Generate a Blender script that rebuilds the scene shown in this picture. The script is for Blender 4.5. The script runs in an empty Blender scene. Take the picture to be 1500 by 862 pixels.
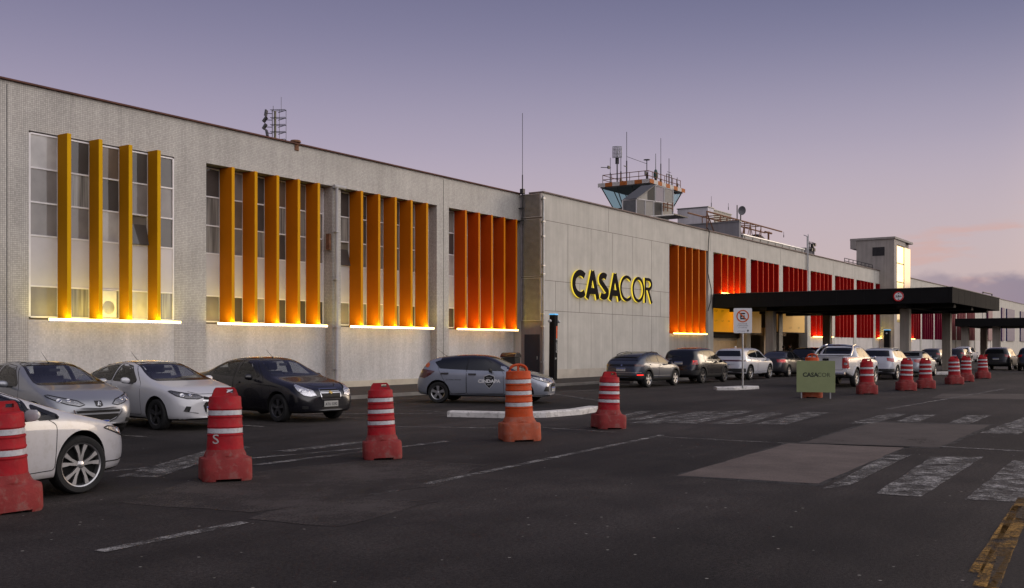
import bpy, bmesh, math, random
from mathutils import Vector, Matrix
from mathutils.bvhtree import BVHTree
random.seed(7)
S = bpy.context.scene
COL = S.collection
R = math.radians
# ------------------------------------------------------------------ camera calibration
F = 1500.0; CX = 750.0; HY = 507.0; CH = 1.7
TH = math.atan2(1010.0, 1500.0)
cV = Vector((math.cos(TH), math.sin(TH), 0)); cR = Vector((math.sin(TH), -math.cos(TH), 0))
def at_depth(px, py, d):
    return cV*d + cR*((px-CX)/F*d) + Vector((0, 0, CH-(py-HY)/F*d))
def gnd(px, py, z=0.0):
    d = F*(CH-z)/(py-HY)
    p = at_depth(px, py, d); return Vector((p.x, p.y, z))
def wallp(px, py, Y):
    u = (px-CX)/F; r = cV+cR*u; d = Y/r.y
    return at_depth(px, py, d)
def rayx(px, X):      # Y on plane X
    u = (px-CX)/F; r = cV+cR*u; return r.y*X/r.x
cam = bpy.data.cameras.new("camera"); co = bpy.data.objects.new("camera", cam); COL.objects.link(co)
co.location = (0, 0, CH); co.rotation_euler = (R(90), 0, TH-R(90))
cam.sensor_width = 36; cam.lens = 36*F/1500; cam.shift_y = (HY-431)/1500; cam.clip_end = 5000; cam.clip_start = .1
S.camera = co
# ------------------------------------------------------------------ materials
def nt(m):
    m.use_nodes = True; n = m.node_tree; n.nodes.clear(); return n
def N(t, typ, **kw):
    n = t.nodes.new(typ)
    for k, v in kw.items():
        if k.startswith('i_'): n.inputs[k[2:].replace('_', ' ')].default_value = v
        else: setattr(n, k, v)
    return n
MATS = {}
def c4(c): return (c[0], c[1], c[2], 1)
def mat(name, col, rough=.6, metal=0, nscale=3.0, namt=.12, bump=0.0, coat=0, emit=None, estr=0, spec=.5, dirt=None, dirtamt=.0, bscale=40, wscale=None, alpha=1, trans=0):
    if name in MATS: return MATS[name]
    m = bpy.data.materials.new(name); MATS[name] = m
    t = nt(m); L = t.links
    out = N(t, 'ShaderNodeOutputMaterial'); b = N(t, 'ShaderNodeBsdfPrincipled')
    L.new(b.outputs[0], out.inputs[0])
    b.inputs['Roughness'].default_value = rough; b.inputs['Metallic'].default_value = metal
    b.inputs['Specular IOR Level'].default_value = spec if (spec != .5 or rough < .4) else .22
    if coat: b.inputs['Coat Weight'].default_value = coat; b.inputs['Coat Roughness'].default_value = .03
    tc = N(t, 'ShaderNodeTexCoord')
    nz = N(t, 'ShaderNodeTexNoise'); nz.inputs['Scale'].default_value = nscale; nz.inputs['Detail'].default_value = 6; nz.inputs['Roughness'].default_value = .6
    L.new(tc.outputs['Object'], nz.inputs['Vector'])
    mr = N(t, 'ShaderNodeMapRange'); mr.inputs[1].default_value = .25; mr.inputs[2].default_value = .75
    mr.inputs[3].default_value = 1-namt; mr.inputs[4].default_value = 1+namt
    L.new(nz.outputs['Fac'], mr.inputs[0])
    mx = N(t, 'ShaderNodeVectorMath', operation='SCALE'); mx.inputs[0].default_value = col
    L.new(mr.outputs[0], mx.inputs['Scale'])
    src = mx.outputs[0]
    if dirt:
        n2 = N(t, 'ShaderNodeTexNoise'); n2.inputs['Scale'].default_value = nscale*2.3; n2.inputs['Detail'].default_value = 8; n2.inputs['Roughness'].default_value = .7
        L.new(tc.outputs['Object'], n2.inputs['Vector'])
        r2 = N(t, 'ShaderNodeMapRange'); r2.inputs[1].default_value = .5; r2.inputs[2].default_value = .72; r2.inputs[3].default_value = 0; r2.inputs[4].default_value = dirtamt
        L.new(n2.outputs['Fac'], r2.inputs[0])
        mm = N(t, 'ShaderNodeMix', data_type='RGBA'); L.new(r2.outputs[0], mm.inputs['Factor']); L.new(src, mm.inputs['A']); mm.inputs['B'].default_value = c4(dirt)
        src = mm.outputs['Result']
    L.new(src, b.inputs['Base Color'])
    r3 = N(t, 'ShaderNodeMapRange'); r3.inputs[3].default_value = max(0, rough-.06); r3.inputs[4].default_value = min(1, rough+.08)
    L.new(nz.outputs['Fac'], r3.inputs[0]); L.new(r3.outputs[0], b.inputs['Roughness'])
    if bump:
        n4 = N(t, 'ShaderNodeTexNoise'); n4.inputs['Scale'].default_value = bscale; n4.inputs['Detail'].default_value = 4
        L.new(tc.outputs['Object'], n4.inputs['Vector'])
        bp = N(t, 'ShaderNodeBump'); bp.inputs['Strength'].default_value = bump; bp.inputs['Distance'].default_value = .02
        L.new(n4.outputs['Fac'], bp.inputs['Height']); L.new(bp.outputs[0], b.inputs['Normal'])
    if emit: b.inputs['Emission Color'].default_value = c4(emit); b.inputs['Emission Strength'].default_value = estr
    if trans: b.inputs['Transmission Weight'].default_value = trans
    m.diffuse_color = c4(col)
    return m
def emis(name, col, st):
    if name in MATS: return MATS[name]
    m = bpy.data.materials.new(name); MATS[name] = m; t = nt(m)
    out = N(t, 'ShaderNodeOutputMaterial'); e = N(t, 'ShaderNodeEmission')
    tc = N(t, 'ShaderNodeTexCoord'); nz = N(t, 'ShaderNodeTexNoise'); nz.inputs['Scale'].default_value = 1.5
    t.links.new(tc.outputs['Object'], nz.inputs[0])
    mr = N(t, 'ShaderNodeMapRange'); mr.inputs[3].default_value = st*.8; mr.inputs[4].default_value = st*1.2
    t.links.new(nz.outputs[0], mr.inputs[0]); t.links.new(mr.outputs[0], e.inputs['Strength'])
    e.inputs['Color'].default_value = c4(col); t.links.new(e.outputs[0], out.inputs[0]); return m
def tinted(name, tint, rough=.02):
    if name in MATS: return MATS[name]
    m = bpy.data.materials.new(name); MATS[name] = m; t = nt(m)
    out = N(t, 'ShaderNodeOutputMaterial'); tr = N(t, 'ShaderNodeBsdfTransparent'); gl = N(t, 'ShaderNodeBsdfGlossy'); mx = N(t, 'ShaderNodeMixShader')
    lw = N(t, 'ShaderNodeLayerWeight'); lw.inputs[0].default_value = .5
    fr = N(t, 'ShaderNodeMath', operation='POWER'); fr.inputs[1].default_value = 3.5; t.links.new(lw.outputs['Facing'], fr.inputs[0])
    tr.inputs[0].default_value = c4(tint); gl.inputs['Roughness'].default_value = rough
    mr = N(t, 'ShaderNodeMath', operation='MULTIPLY_ADD'); mr.inputs[1].default_value = .85; mr.inputs[2].default_value = .045
    t.links.new(fr.outputs[0], mr.inputs[0]); t.links.new(mr.outputs[0], mx.inputs[0])
    t.links.new(tr.outputs[0], mx.inputs[1]); t.links.new(gl.outputs[0], mx.inputs[2]); t.links.new(mx.outputs[0], out.inputs[0]); return m
# ------------------------------------------------------------------ objects
def tag(o, label=None, cat=None, group=None, kind=None):
    if label: o['label'] = label
    if cat: o['category'] = cat
    if group: o['group'] = group
    if kind: o['kind'] = kind
    return o
def thing(name, label, cat, loc=(0, 0, 0), rz=0, group=None):
    o = bpy.data.objects.new(name, None); COL.objects.link(o); o.location = loc; o.rotation_euler = (0, 0, rz)
    o.empty_display_size = .2
    return tag(o, label, cat, group)
def children(o): return [c for c in bpy.data.objects if c.parent == o]
def copy_tree(o, parent=None):
    c = o.copy(); COL.objects.link(c); c.parent = parent
    for ch in children(o): copy_tree(ch, c)
    return c
class MB:
    """collects shapes; build() links them as one mesh object"""
    def __init__(s): s.v = []; s.f = []; s.m = []; s.sm = []
    def add(s, vs, fs, m=0, smooth=False):
        b = len(s.v); s.v += [Vector(v) for v in vs]; s.f += [[i+b for i in f] for f in fs]; s.m += [m]*len(fs); s.sm += [smooth]*len(fs); return s
    def box(s, x0, x1, y0, y1, z0, z1, m=0, mx=None):
        vs = [(x, y, z) for x in (x0, x1) for y in (y0, y1) for z in (z0, z1)]
        if mx is not None: vs = [mx @ Vector(v) for v in vs]
        return s.add(vs, [(0, 1, 3, 2), (4, 6, 7, 5), (0, 4, 5, 1), (2, 3, 7, 6), (0, 2, 6, 4), (1, 5, 7, 3)], m)
    def prism(s, pts, d0, d1, axis='y', m=0, mx=None):
        """2D polygon (a,b) extruded along an axis from d0 to d1"""
        n = len(pts)
        def P(a, b, d): return {'y': (a, d, b), 'x': (d, a, b), 'z': (a, b, d)}[axis]
        vs = [P(a, b, d0) for a, b in pts]+[P(a, b, d1) for a, b in pts]
        if mx is not None: vs = [mx @ Vector(v) for v in vs]
        fs = [list(range(n))[::-1], list(range(n, 2*n))]+[(i, (i+1) % n, n+(i+1) % n, n+i) for i in range(n)]
        return s.add(vs, fs, m)
    def lathe(s, prof, n=24, m=0, mx=None, smooth=True, close=False):
        """profile (r,z) round z"""
        vs = []; fs = []
        for r, z in prof:
            for k in range(n):
                a = 2*math.pi*k/n; vs.append((r*math.cos(a), r*math.sin(a), z))
        P = len(prof)
        for j in range(P-1+(1 if close else 0)):
            for k in range(n):
                a = j*n+k; b = j*n+(k+1) % n; j2 = (j+1) % P
                fs.append((a, b, j2*n+(k+1) % n, j2*n+k))
        if not close:
            if prof[0][0] > 1e-6: fs.append(list(range(n))[::-1])
            if prof[-1][0] > 1e-6: fs.append([(P-1)*n+k for k in range(n)])
        if mx is not None: vs = [mx @ Vector(v) for v in vs]
        return s.add(vs, fs, m, smooth)
    def tube(s, pts, r, n=8, m=0, r1=None, smooth=True):
        pts = [Vector(p) for p in pts]; L = len(pts); vs = []; fs = []
        for i, p in enumerate(pts):
            d = (pts[min(i+1, L-1)]-pts[max(i-1, 0)]).normalized()
            up = Vector((0, 0, 1)) if abs(d.z) < .9 else Vector((1, 0, 0))
            a = d.cross(up).normalized(); b = d.cross(a)
            rr = r if r1 is None else r+(r1-r)*i/(L-1)
            for k in range(n):
                t = 2*math.pi*k/n; vs.append(p+(a*math.cos(t)+b*math.sin(t))*rr)
        for i in range(L-1):
            for k in range(n): fs.append((i*n+k, i*n+(k+1) % n, (i+1)*n+(k+1) % n, (i+1)*n+k))
        fs.append(list(range(n))[::-1]); fs.append([(L-1)*n+k for k in range(n)])
        return s.add(vs, fs, m, smooth)
    def build(s, name, mats, parent=None, org=None, bevel=0, seg=2, recalc=True):
        me = bpy.data.meshes.new(name)
        o3 = Vector(org) if org is not None else Vector((0, 0, 0))
        me.from_pydata([v-o3 for v in s.v], [], s.f)
        if not isinstance(mats, (list, tuple)): mats = [mats]
        for m in mats: me.materials.append(m)
        for i, p in enumerate(me.polygons): p.material_index = min(s.m[i], len(mats)-1); p.use_smooth = s.sm[i]
        me.validate()
        if recalc:
            bm = bmesh.new(); bm.from_mesh(me); bmesh.ops.recalc_face_normals(bm, faces=bm.faces)
            for e in bm.edges:
                if len(e.link_faces) == 2 and e.calc_face_angle(0) > R(38): e.smooth = False
            bm.to_mesh(me); bm.free()
        o = bpy.data.objects.new(name, me); COL.objects.link(o)
        if parent: o.parent = parent
        elif org is not None: o.location = o3
        if bevel:
            b = o.modifiers.new('bevel', 'BEVEL'); b.width = bevel; b.segments = seg; b.limit_method = 'ANGLE'; b.angle_limit = R(40)
            for p in me.polygons: p.use_smooth = True
            b.harden_normals = True
        return o
def rpoly(pts, r, n=4):
    """round the corners of a 2D polygon"""
    out = []; L = len(pts)
    rs = r if isinstance(r, (list, tuple)) else [r]*L
    for i in range(L):
        p = Vector(pts[i]); a = Vector(pts[i-1]); b = Vector(pts[(i+1) % L]); rr = rs[i]
        if rr <= 0: out.append(tuple(p)); continue
        da = (a-p); db = (b-p); k = min(rr, da.length*.48, db.length*.48)
        s = p+da.normalized()*k; e = p+db.normalized()*k
        for j in range(n+1):
            t = j/n; q = s*(1-t)**2+p*2*t*(1-t)+e*t*t; out.append(tuple(q))
    return out
_fc = {}
def text_geo(txt, size=1.0, depth=0.0, bold=0.0, sx=1.0, spacing=1.0):
    cu = bpy.data.curves.new('t', 'FONT'); cu.body = txt; cu.size = size; cu.extrude = depth; cu.offset = bold; cu.space_character = spacing
    cu.align_x = 'CENTER'; cu.align_y = 'CENTER'; cu.resolution_u = 3
    o = bpy.data.objects.new('t', cu); COL.objects.link(o)
    dg = bpy.context.evaluated_depsgraph_get(); dg.update()
    me = bpy.data.meshes.new_from_object(o.evaluated_get(dg))
    vs = [Vector((v.co.x*sx, v.co.y, v.co.z)) for v in me.vertices]; fs = [tuple(p.vertices) for p in me.polygons]
    bpy.data.objects.remove(o); bpy.data.curves.remove(cu); bpy.data.meshes.remove(me)
    return vs, fs
def marks_geo(n, size):
    """a line of small strokes: print too small to be read in the photograph"""
    rnd = random.Random(n*7+1); vs = []; fs = []; x = -n*size*.34
    def q(a, b, c, d):
        k = len(vs); vs.extend([Vector((a, b, 0)), Vector((c, b, 0)), Vector((c, d, 0)), Vector((a, d, 0))]); fs.append((k, k+1, k+2, k+3))
    for i in range(n):
        w = size*rnd.uniform(.38, .55); h = size*.34; s = size*.11
        q(x, -h, x+s, h)
        if rnd.random() < .7: q(x+s*1.05, h-s, x+w, h)
        if rnd.random() < .6: q(x+s*1.05, -h, x+w, -h+s)
        if rnd.random() < .5: q(x+w-s, -h+s*1.1, x+w, h-s*1.1)
        x += size*.68
    return vs, fs
# ------------------------------------------------------------------ world: dusk sky
SUN_AZ = R(-30); SUN_EL = R(9)
sun_dir = Vector((math.cos(SUN_AZ)*math.cos(SUN_EL), math.sin(SUN_AZ)*math.cos(SUN_EL), math.sin(SUN_EL)))
SKYBACK = (1.60, 1.51, 1.44)
def make_world():
    w = bpy.data.worlds.new("World"); S.world = w; w.use_nodes = True
    t = w.node_tree; t.nodes.clear(); L = t.links
    out = N(t, 'ShaderNodeOutputWorld'); bg = N(t, 'ShaderNodeBackground'); L.new(bg.outputs[0], out.inputs[0])
    sky = N(t, 'ShaderNodeTexSky', sky_type='NISHITA'); sky.sun_disc = False
    sky.sun_elevation = R(3); sky.sun_rotation = R(90)-SUN_AZ; sky.air_density = 1.2; sky.dust_density = 1.0; sky.ozone_density = 4
    tc = N(t, 'ShaderNodeTexCoord'); sep = N(t, 'ShaderNodeSeparateXYZ'); L.new(tc.outputs['Generated'], sep.inputs[0])
    ramp = N(t, 'ShaderNodeValToRGB'); L.new(sep.outputs['Z'], ramp.inputs[0])
    cr = ramp.color_ramp; cr.interpolation = 'B_SPLINE'
    def s(c): return tuple(((x/255+.055)/1.055)**2.4 if x > 10 else x/255/12.92 for x in c)+(1,)
    pts = [(0, (208, 184, 178)), (.05, (208, 186, 183)), (.12, (203, 186, 192)), (.19, (179, 169, 188)), (.28, (120, 121, 152)), (.37, (84, 89, 122)), (1, (74, 79, 116))]
    cr.elements[0].position = pts[0][0]; cr.elements[0].color = s(pts[0][1]); cr.elements[1].position = 1; cr.elements[1].color = s(pts[-1][1])
    for p, c in pts[1:-1]:
        e = cr.elements.new(p); e.color = s(c)
    # brighter, pinker towards the left of the facade
    dv = N(t, 'ShaderNodeVectorMath', operation='DOT_PRODUCT'); L.new(tc.outputs['Generated'], dv.inputs[0]); dv.inputs[1].default_value = (math.cos(R(75)), math.sin(R(75)), 0)
    m1 = N(t, 'ShaderNodeMapRange'); m1.inputs[1].default_value = .2; m1.inputs[2].default_value = 1; m1.inputs[3].default_value = .0; m1.inputs[4].default_value = .22
    L.new(dv.outputs['Value'], m1.inputs[0])
    a1 = N(t, 'ShaderNodeMix', data_type='RGBA', blend_type='MIX'); L.new(m1.outputs[0], a1.inputs['Factor']); L.new(ramp.outputs[0], a1.inputs['A']); a1.inputs['B'].default_value = s((186, 170, 198))
    # sunset glow
    gd = Vector((math.cos(R(-20)), math.sin(R(-20)), .09)).normalized()
    d2 = N(t, 'ShaderNodeVectorMath', operation='DOT_PRODUCT'); L.new(tc.outputs['Generated'], d2.inputs[0]); d2.inputs[1].default_value = gd
    m2 = N(t, 'ShaderNodeMapRange', interpolation_type='SMOOTHSTEP'); m2.inputs[1].default_value = .86; m2.inputs[2].default_value = 1; m2.inputs[4].default_value = 1
    L.new(d2.outputs['Value'], m2.inputs[0])
    p2 = N(t, 'ShaderNodeMath', operation='POWER'); p2.inputs[1].default_value = 2.0; L.new(m2.outputs[0], p2.inputs[0])
    g = N(t, 'ShaderNodeVectorMath', operation='SCALE'); g.inputs[0].default_value = (2.6, 1.75, .75); L.new(p2.outputs[0], g.inputs['Scale'])
    a2 = N(t, 'ShaderNodeVectorMath', operation='ADD'); L.new(a1.outputs['Result'], a2.inputs[0]); L.new(g.outputs[0], a2.inputs[1])
    # soft bank of cloud at the right horizon with pink streaks above
    mp = N(t, 'ShaderNodeMapping'); mp.inputs['Scale'].default_value = (5, 5, 30); L.new(tc.outputs['Generated'], mp.inputs[0])
    nz = N(t, 'ShaderNodeTexNoise'); nz.inputs['Scale'].default_value = 2.2; nz.inputs['Detail'].default_value = 7; L.new(mp.outputs[0], nz.inputs[0])
    # pink streaks
    az = N(t, 'ShaderNodeVectorMath', operation='DOT_PRODUCT'); L.new(tc.outputs['Generated'], az.inputs[0]); az.inputs[1].default_value = (math.cos(R(-2)), math.sin(R(-2)), 0)
    am = N(t, 'ShaderNodeMapRange', interpolation_type='SMOOTHSTEP'); am.inputs[1].default_value = .94; am.inputs[2].default_value = .99; L.new(az.outputs['Value'], am.inputs[0])
    zb = N(t, 'ShaderNodeMapRange', interpolation_type='SMOOTHSTEP'); zb.inputs[1].default_value = .14; zb.inputs[2].default_value = .085; L.new(sep.outputs['Z'], zb.inputs[0])
    nr = N(t, 'ShaderNodeMapRange', interpolation_type='SMOOTHSTEP'); nr.inputs[1].default_value = .5; nr.inputs[2].default_value = .66; L.new(nz.outputs[0], nr.inputs[0])
    ml = N(t, 'ShaderNodeMath', operation='MULTIPLY'); L.new(am.outputs[0], ml.inputs[0]); L.new(zb.outputs[0], ml.inputs[1])
    ml2 = N(t, 'ShaderNodeMath', operation='MULTIPLY'); L.new(ml.outputs[0], ml2.inputs[0]); L.new(nr.outputs[0], ml2.inputs[1])
    a3 = N(t, 'ShaderNodeMix', data_type='RGBA'); L.new(ml2.outputs[0], a3.inputs['Factor']); L.new(a2.outputs[0], a3.inputs['A']); a3.inputs['B'].default_value = s((218, 172, 162))
    # cloud bank
    mp2 = N(t, 'ShaderNodeMapping'); mp2.inputs['Scale'].default_value = (14, 14, 26); L.new(tc.outputs['Generated'], mp2.inputs[0])
    nz2 = N(t, 'ShaderNodeTexNoise'); nz2.inputs['Scale'].default_value = 1.6; nz2.inputs['Detail'].default_value = 5; L.new(mp2.outputs[0], nz2.inputs[0])
    zz = N(t, 'ShaderNodeMath', operation='MULTIPLY_ADD'); zz.inputs[1].default_value = -.035; L.new(nz2.outputs[0], zz.inputs[0]); L.new(sep.outputs['Z'], zz.inputs[2])
    cb = N(t, 'ShaderNodeMapRange', interpolation_type='SMOOTHSTEP'); cb.inputs[1].default_value = .048; cb.inputs[2].default_value = .038; L.new(zz.outputs[0], cb.inputs[0])
    ml3 = N(t, 'ShaderNodeMath', operation='MULTIPLY'); L.new(cb.outputs[0], ml3.inputs[0]); L.new(am.outputs[0], ml3.inputs[1])
    a4 = N(t, 'ShaderNodeMix', data_type='RGBA'); L.new(ml3.outputs[0], a4.inputs['Factor']); L.new(a3.outputs['Result'], a4.inputs['A']); a4.inputs['B'].default_value = s((152, 139, 156))
    # add a little physical sky
    sc = N(t, 'ShaderNodeVectorMath', operation='SCALE'); sc.inputs['Scale'].default_value = .012; L.new(sky.outputs[0], sc.inputs[0])
    a5 = N(t, 'ShaderNodeVectorMath', operation='ADD'); L.new(a4.outputs['Result'], a5.inputs[0]); L.new(sc.outputs[0], a5.inputs[1])
    # sky behind the camera, brightened beyond the dusk to light the facade
    d5 = N(t, 'ShaderNodeVectorMath', operation='DOT_PRODUCT'); L.new(tc.outputs['Generated'], d5.inputs[0]); d5.inputs[1].default_value = Vector((-.05, -1, .3)).normalized()
    m5 = N(t, 'ShaderNodeMapRange', interpolation_type='SMOOTHSTEP'); m5.inputs[1].default_value = .0; m5.inputs[2].default_value = .9; m5.inputs[4].default_value = 1; L.new(d5.outputs['Value'], m5.inputs[0])
    g5 = N(t, 'ShaderNodeVectorMath', operation='SCALE'); g5.inputs[0].default_value = SKYBACK; L.new(m5.outputs[0], g5.inputs['Scale'])
    a6 = N(t, 'ShaderNodeVectorMath', operation='ADD'); L.new(a5.outputs[0], a6.inputs[0]); L.new(g5.outputs[0], a6.inputs[1])
    # dark band standing for unseen trees and buildings, added to darken car reflections
    d7 = N(t, 'ShaderNodeVectorMath', operation='DOT_PRODUCT'); L.new(tc.outputs['Generated'], d7.inputs[0]); d7.inputs[1].default_value = Vector((-.6, -.8, 0)).normalized()
    m7 = N(t, 'ShaderNodeMapRange', interpolation_type='SMOOTHSTEP'); m7.inputs[1].default_value = .25; m7.inputs[2].default_value = .45; L.new(d7.outputs['Value'], m7.inputs[0])
    nz7 = N(t, 'ShaderNodeTexNoise'); nz7.inputs['Scale'].default_value = 6; nz7.inputs['Detail'].default_value = 6; L.new(tc.outputs['Generated'], nz7.inputs[0])
    z7 = N(t, 'ShaderNodeMath', operation='MULTIPLY_ADD'); z7.inputs[1].default_value = -.16; L.new(nz7.outputs[0], z7.inputs[0]); L.new(sep.outputs['Z'], z7.inputs[2])
    k7 = N(t, 'ShaderNodeMapRange', interpolation_type='SMOOTHSTEP'); k7.inputs[1].default_value = .03; k7.inputs[2].default_value = .0; k7.inputs[4].default_value = .88; L.new(z7.outputs[0], k7.inputs[0])
    x7 = N(t, 'ShaderNodeMath', operation='MULTIPLY'); L.new(m7.outputs[0], x7.inputs[0]); L.new(k7.outputs[0], x7.inputs[1])
    a7 = N(t, 'ShaderNodeMix', data_type='RGBA'); L.new(x7.outputs[0], a7.inputs['Factor']); L.new(a6.outputs[0], a7.inputs['A']); a7.inputs['B'].default_value = (.02, .022, .02, 1)
    a6 = a7; L.new(a6.outputs['Result'], bg.inputs[0]); bg.inputs[1].default_value = .92
make_world()
sl = bpy.data.lights.new("sun", 'SUN'); so = bpy.data.objects.new("sun", sl); COL.objects.link(so)
sl.energy = .5; sl.angle = R(20); sl.color = (1, .86, .72)
so.rotation_euler = (-sun_dir).to_track_quat('-Z', 'Y').to_euler()
S.view_settings.view_transform = 'Standard'; S.view_settings.look = 'None'; S.view_settings.exposure = 0
S.render.engine = 'CYCLES'; S.cycles.use_denoising = True; S.cycles.max_bounces = 6; S.cycles.caustics_reflective = False; S.cycles.caustics_refractive = False
S.cycles.sample_clamp_indirect = 4
# ------------------------------------------------------------------ ground
def asphalt_mat():
    m = bpy.data.materials.new('asphalt'); t = nt(m); L = t.links
    out = N(t, 'ShaderNodeOutputMaterial'); b = N(t, 'ShaderNodeBsdfPrincipled'); L.new(b.outputs[0], out.inputs[0])
    tc = N(t, 'ShaderNodeTexCoord')
    def noise(sc, det=6, ro=.6):
        n = N(t, 'ShaderNodeTexNoise'); n.inputs['Scale'].default_value = sc; n.inputs['Detail'].default_value = det; n.inputs['Roughness'].default_value = ro
        L.new(tc.outputs['Object'], n.inputs['Vector']); return n
    big = noise(.11, 4, .55); mid = noise(1.1, 8, .7); fine = noise(70, 3, .8); 
    r = N(t, 'ShaderNodeValToRGB'); L.new(big.outputs[0], r.inputs[0]); r.color_ramp.elements[0].position = .35; r.color_ramp.elements[1].position = .68
    r.color_ramp.elements[0].color = (.0130, .0116, .0118, 1); r.color_ramp.elements[1].color = (.038, .0325, .0312, 1)
    def mul(src, n, a, lo, hi):
        mr = N(t, 'ShaderNodeMapRange'); mr.inputs[1].default_value = a[0]; mr.inputs[2].default_value = a[1]; mr.inputs[3].default_value = lo; mr.inputs[4].default_value = hi; L.new(n.outputs[0], mr.inputs[0])
        s = N(t, 'ShaderNodeVectorMath', operation='SCALE'); L.new(src, s.inputs[0]); L.new(mr.outputs[0], s.inputs['Scale']); return s.outputs[0]
    grit = noise(26, 4, .9); tm = N(t, 'ShaderNodeMapping'); tm.inputs['Scale'].default_value = (.035, .62, 1); L.new(tc.outputs['Object'], tm.inputs[0])
    trk = noise(1.0, 5, .6); L.new(tm.outputs[0], trk.inputs['Vector'])
    c0 = mul(r.outputs[0], trk, (.32, .68), .66, 1.3); c = mul(c0, mid, (.3, .7), .62, 1.4); c = mul(c, fine, (.3, .7), .5, 1.6); c = mul(c, grit, (.36, .64), .45, 1.75)
    # pale grit and dropped specks
    vo = N(t, 'ShaderNodeTexVoronoi'); vo.inputs['Scale'].default_value = 3.6; L.new(tc.outputs['Object'], vo.inputs['Vector'])
    vm = N(t, 'ShaderNodeMapRange'); vm.inputs[1].default_value = .06; vm.inputs[2].default_value = .03; L.new(vo.outputs['Distance'], vm.inputs[0])
    mx = N(t, 'ShaderNodeMix', data_type='RGBA'); L.new(vm.outputs[0], mx.inputs['Factor']); L.new(c, mx.inputs['A']); mx.inputs['B'].default_value = (.26, .25, .23, 1)
    # hairline cracks
    v2 = N(t, 'ShaderNodeTexVoronoi', feature='DISTANCE_TO_EDGE'); v2.inputs['Scale'].default_value = .28
    wn = noise(1.5, 5, .7); wv = N(t, 'ShaderNodeVectorMath', operation='SCALE'); L.new(wn.outputs['Color'], wv.inputs[0]); wv.inputs['Scale'].default_value = 1.3
    av = N(t, 'ShaderNodeVectorMath', operation='ADD'); L.new(wv.outputs[0], av.inputs[0]); L.new(tc.outputs['Object'], av.inputs[1]); L.new(av.outputs[0], v2.inputs['Vector'])
    cm = N(t, 'ShaderNodeMapRange'); cm.inputs[1].default_value = .0; cm.inputs[2].default_value = .006; cm.inputs[3].default_value = .5; cm.inputs[4].default_value = 0; L.new(v2.outputs['Distance'], cm.inputs[0])
    m3 = N(t, 'ShaderNodeMix', data_type='RGBA'); L.new(cm.outputs[0], m3.inputs['Factor']); L.new(mx.outputs['Result'], m3.inputs['A']); m3.inputs['B'].default_value = (.008, .008, .008, 1)
    L.new(m3.outputs['Result'], b.inputs['Base Color'])
    rr = N(t, 'ShaderNodeMapRange'); rr.inputs[3].default_value = .62; rr.inputs[4].default_value = .95; L.new(mid.outputs[0], rr.inputs[0]); L.new(rr.outputs[0], b.inputs['Roughness'])
    b.inputs['Specular IOR Level'].default_value = .12
    bp = N(t, 'ShaderNodeBump'); bp.inputs['Strength'].default_value = .5; bp.inputs['Distance'].default_value = .01; L.new(fine.outputs[0], bp.inputs['Height']); L.new(bp.outputs[0], b.inputs['Normal'])
    return m
ASPH = asphalt_mat()
def worn(name, col, wear=.5, scale=5, rough=.8, grain=40, soft=.12):
    """paint or thin patch, worn through in places to what lies below"""
    m = bpy.data.materials.new(name); MATS[name] = m; t = nt(m); L = t.links
    out = N(t, 'ShaderNodeOutputMaterial'); b = N(t, 'ShaderNodeBsdfPrincipled'); tr = N(t, 'ShaderNodeBsdfTransparent'); mx = N(t, 'ShaderNodeMixShader'); L.new(mx.outputs[0], out.inputs[0])
    tc = N(t, 'ShaderNodeTexCoord')
    n1 = N(t, 'ShaderNodeTexNoise'); n1.inputs['Scale'].default_value = scale; n1.inputs['Detail'].default_value = 9; n1.inputs['Roughness'].default_value = .75; L.new(tc.outputs['Object'], n1.inputs['Vector'])
    n2 = N(t, 'ShaderNodeTexNoise'); n2.inputs['Scale'].default_value = grain; n2.inputs['Detail'].default_value = 5; n2.inputs['Roughness'].default_value = .8; L.new(tc.outputs['Object'], n2.inputs['Vector'])
    ad = N(t, 'ShaderNodeMath', operation='MULTIPLY_ADD'); ad.inputs[1].default_value = .7; L.new(n2.outputs[0], ad.inputs[0]); L.new(n1.outputs[0], ad.inputs[2])
    mr = N(t, 'ShaderNodeMapRange'); mr.inputs[1].default_value = .6+wear*.5-soft; mr.inputs[2].default_value = .6+wear*.5+soft; mr.inputs[3].default_value = 0; mr.inputs[4].default_value = 1
    L.new(ad.outputs[0], mr.inputs[0]); L.new(mr.outputs[0], mx.inputs[0]); L.new(tr.outputs[0], mx.inputs[1]); L.new(b.outputs[0], mx.inputs[2])
    s = N(t, 'ShaderNodeVectorMath', operation='SCALE'); s.inputs[0].default_value = col
    m2 = N(t, 'ShaderNodeMapRange'); m2.inputs[1].default_value = .25; m2.inputs[2].default_value = .75; m2.inputs[3].default_value = .5; m2.inputs[4].default_value = 1.5; L.new(n1.outputs[0], m2.inputs[0])
    m3 = N(t, 'ShaderNodeMapRange'); m3.inputs[1].default_value = .35; m3.inputs[2].default_value = .65; m3.inputs[3].default_value = .65; m3.inputs[4].default_value = 1.35; L.new(n2.outputs[0], m3.inputs[0])
    m4 = N(t, 'ShaderNodeMath', operation='MULTIPLY'); L.new(m2.outputs[0], m4.inputs[0]); L.new(m3.outputs[0], m4.inputs[1]); L.new(m4.outputs[0], s.inputs['Scale'])
    L.new(s.outputs[0], b.inputs['Base Color']); b.inputs['Roughness'].default_value = rough; b.inputs['Specular IOR Level'].default_value = .3
    return m
PAINT = worn('worn_road_paint', (.21, .202, .198), .57, 3); PAINT2 = worn('faded_road_paint', (.19, .182, .178), .60, 3); YEL = worn('worn_yellow_paint', (.22, .115, .018), .5, 3)
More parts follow.
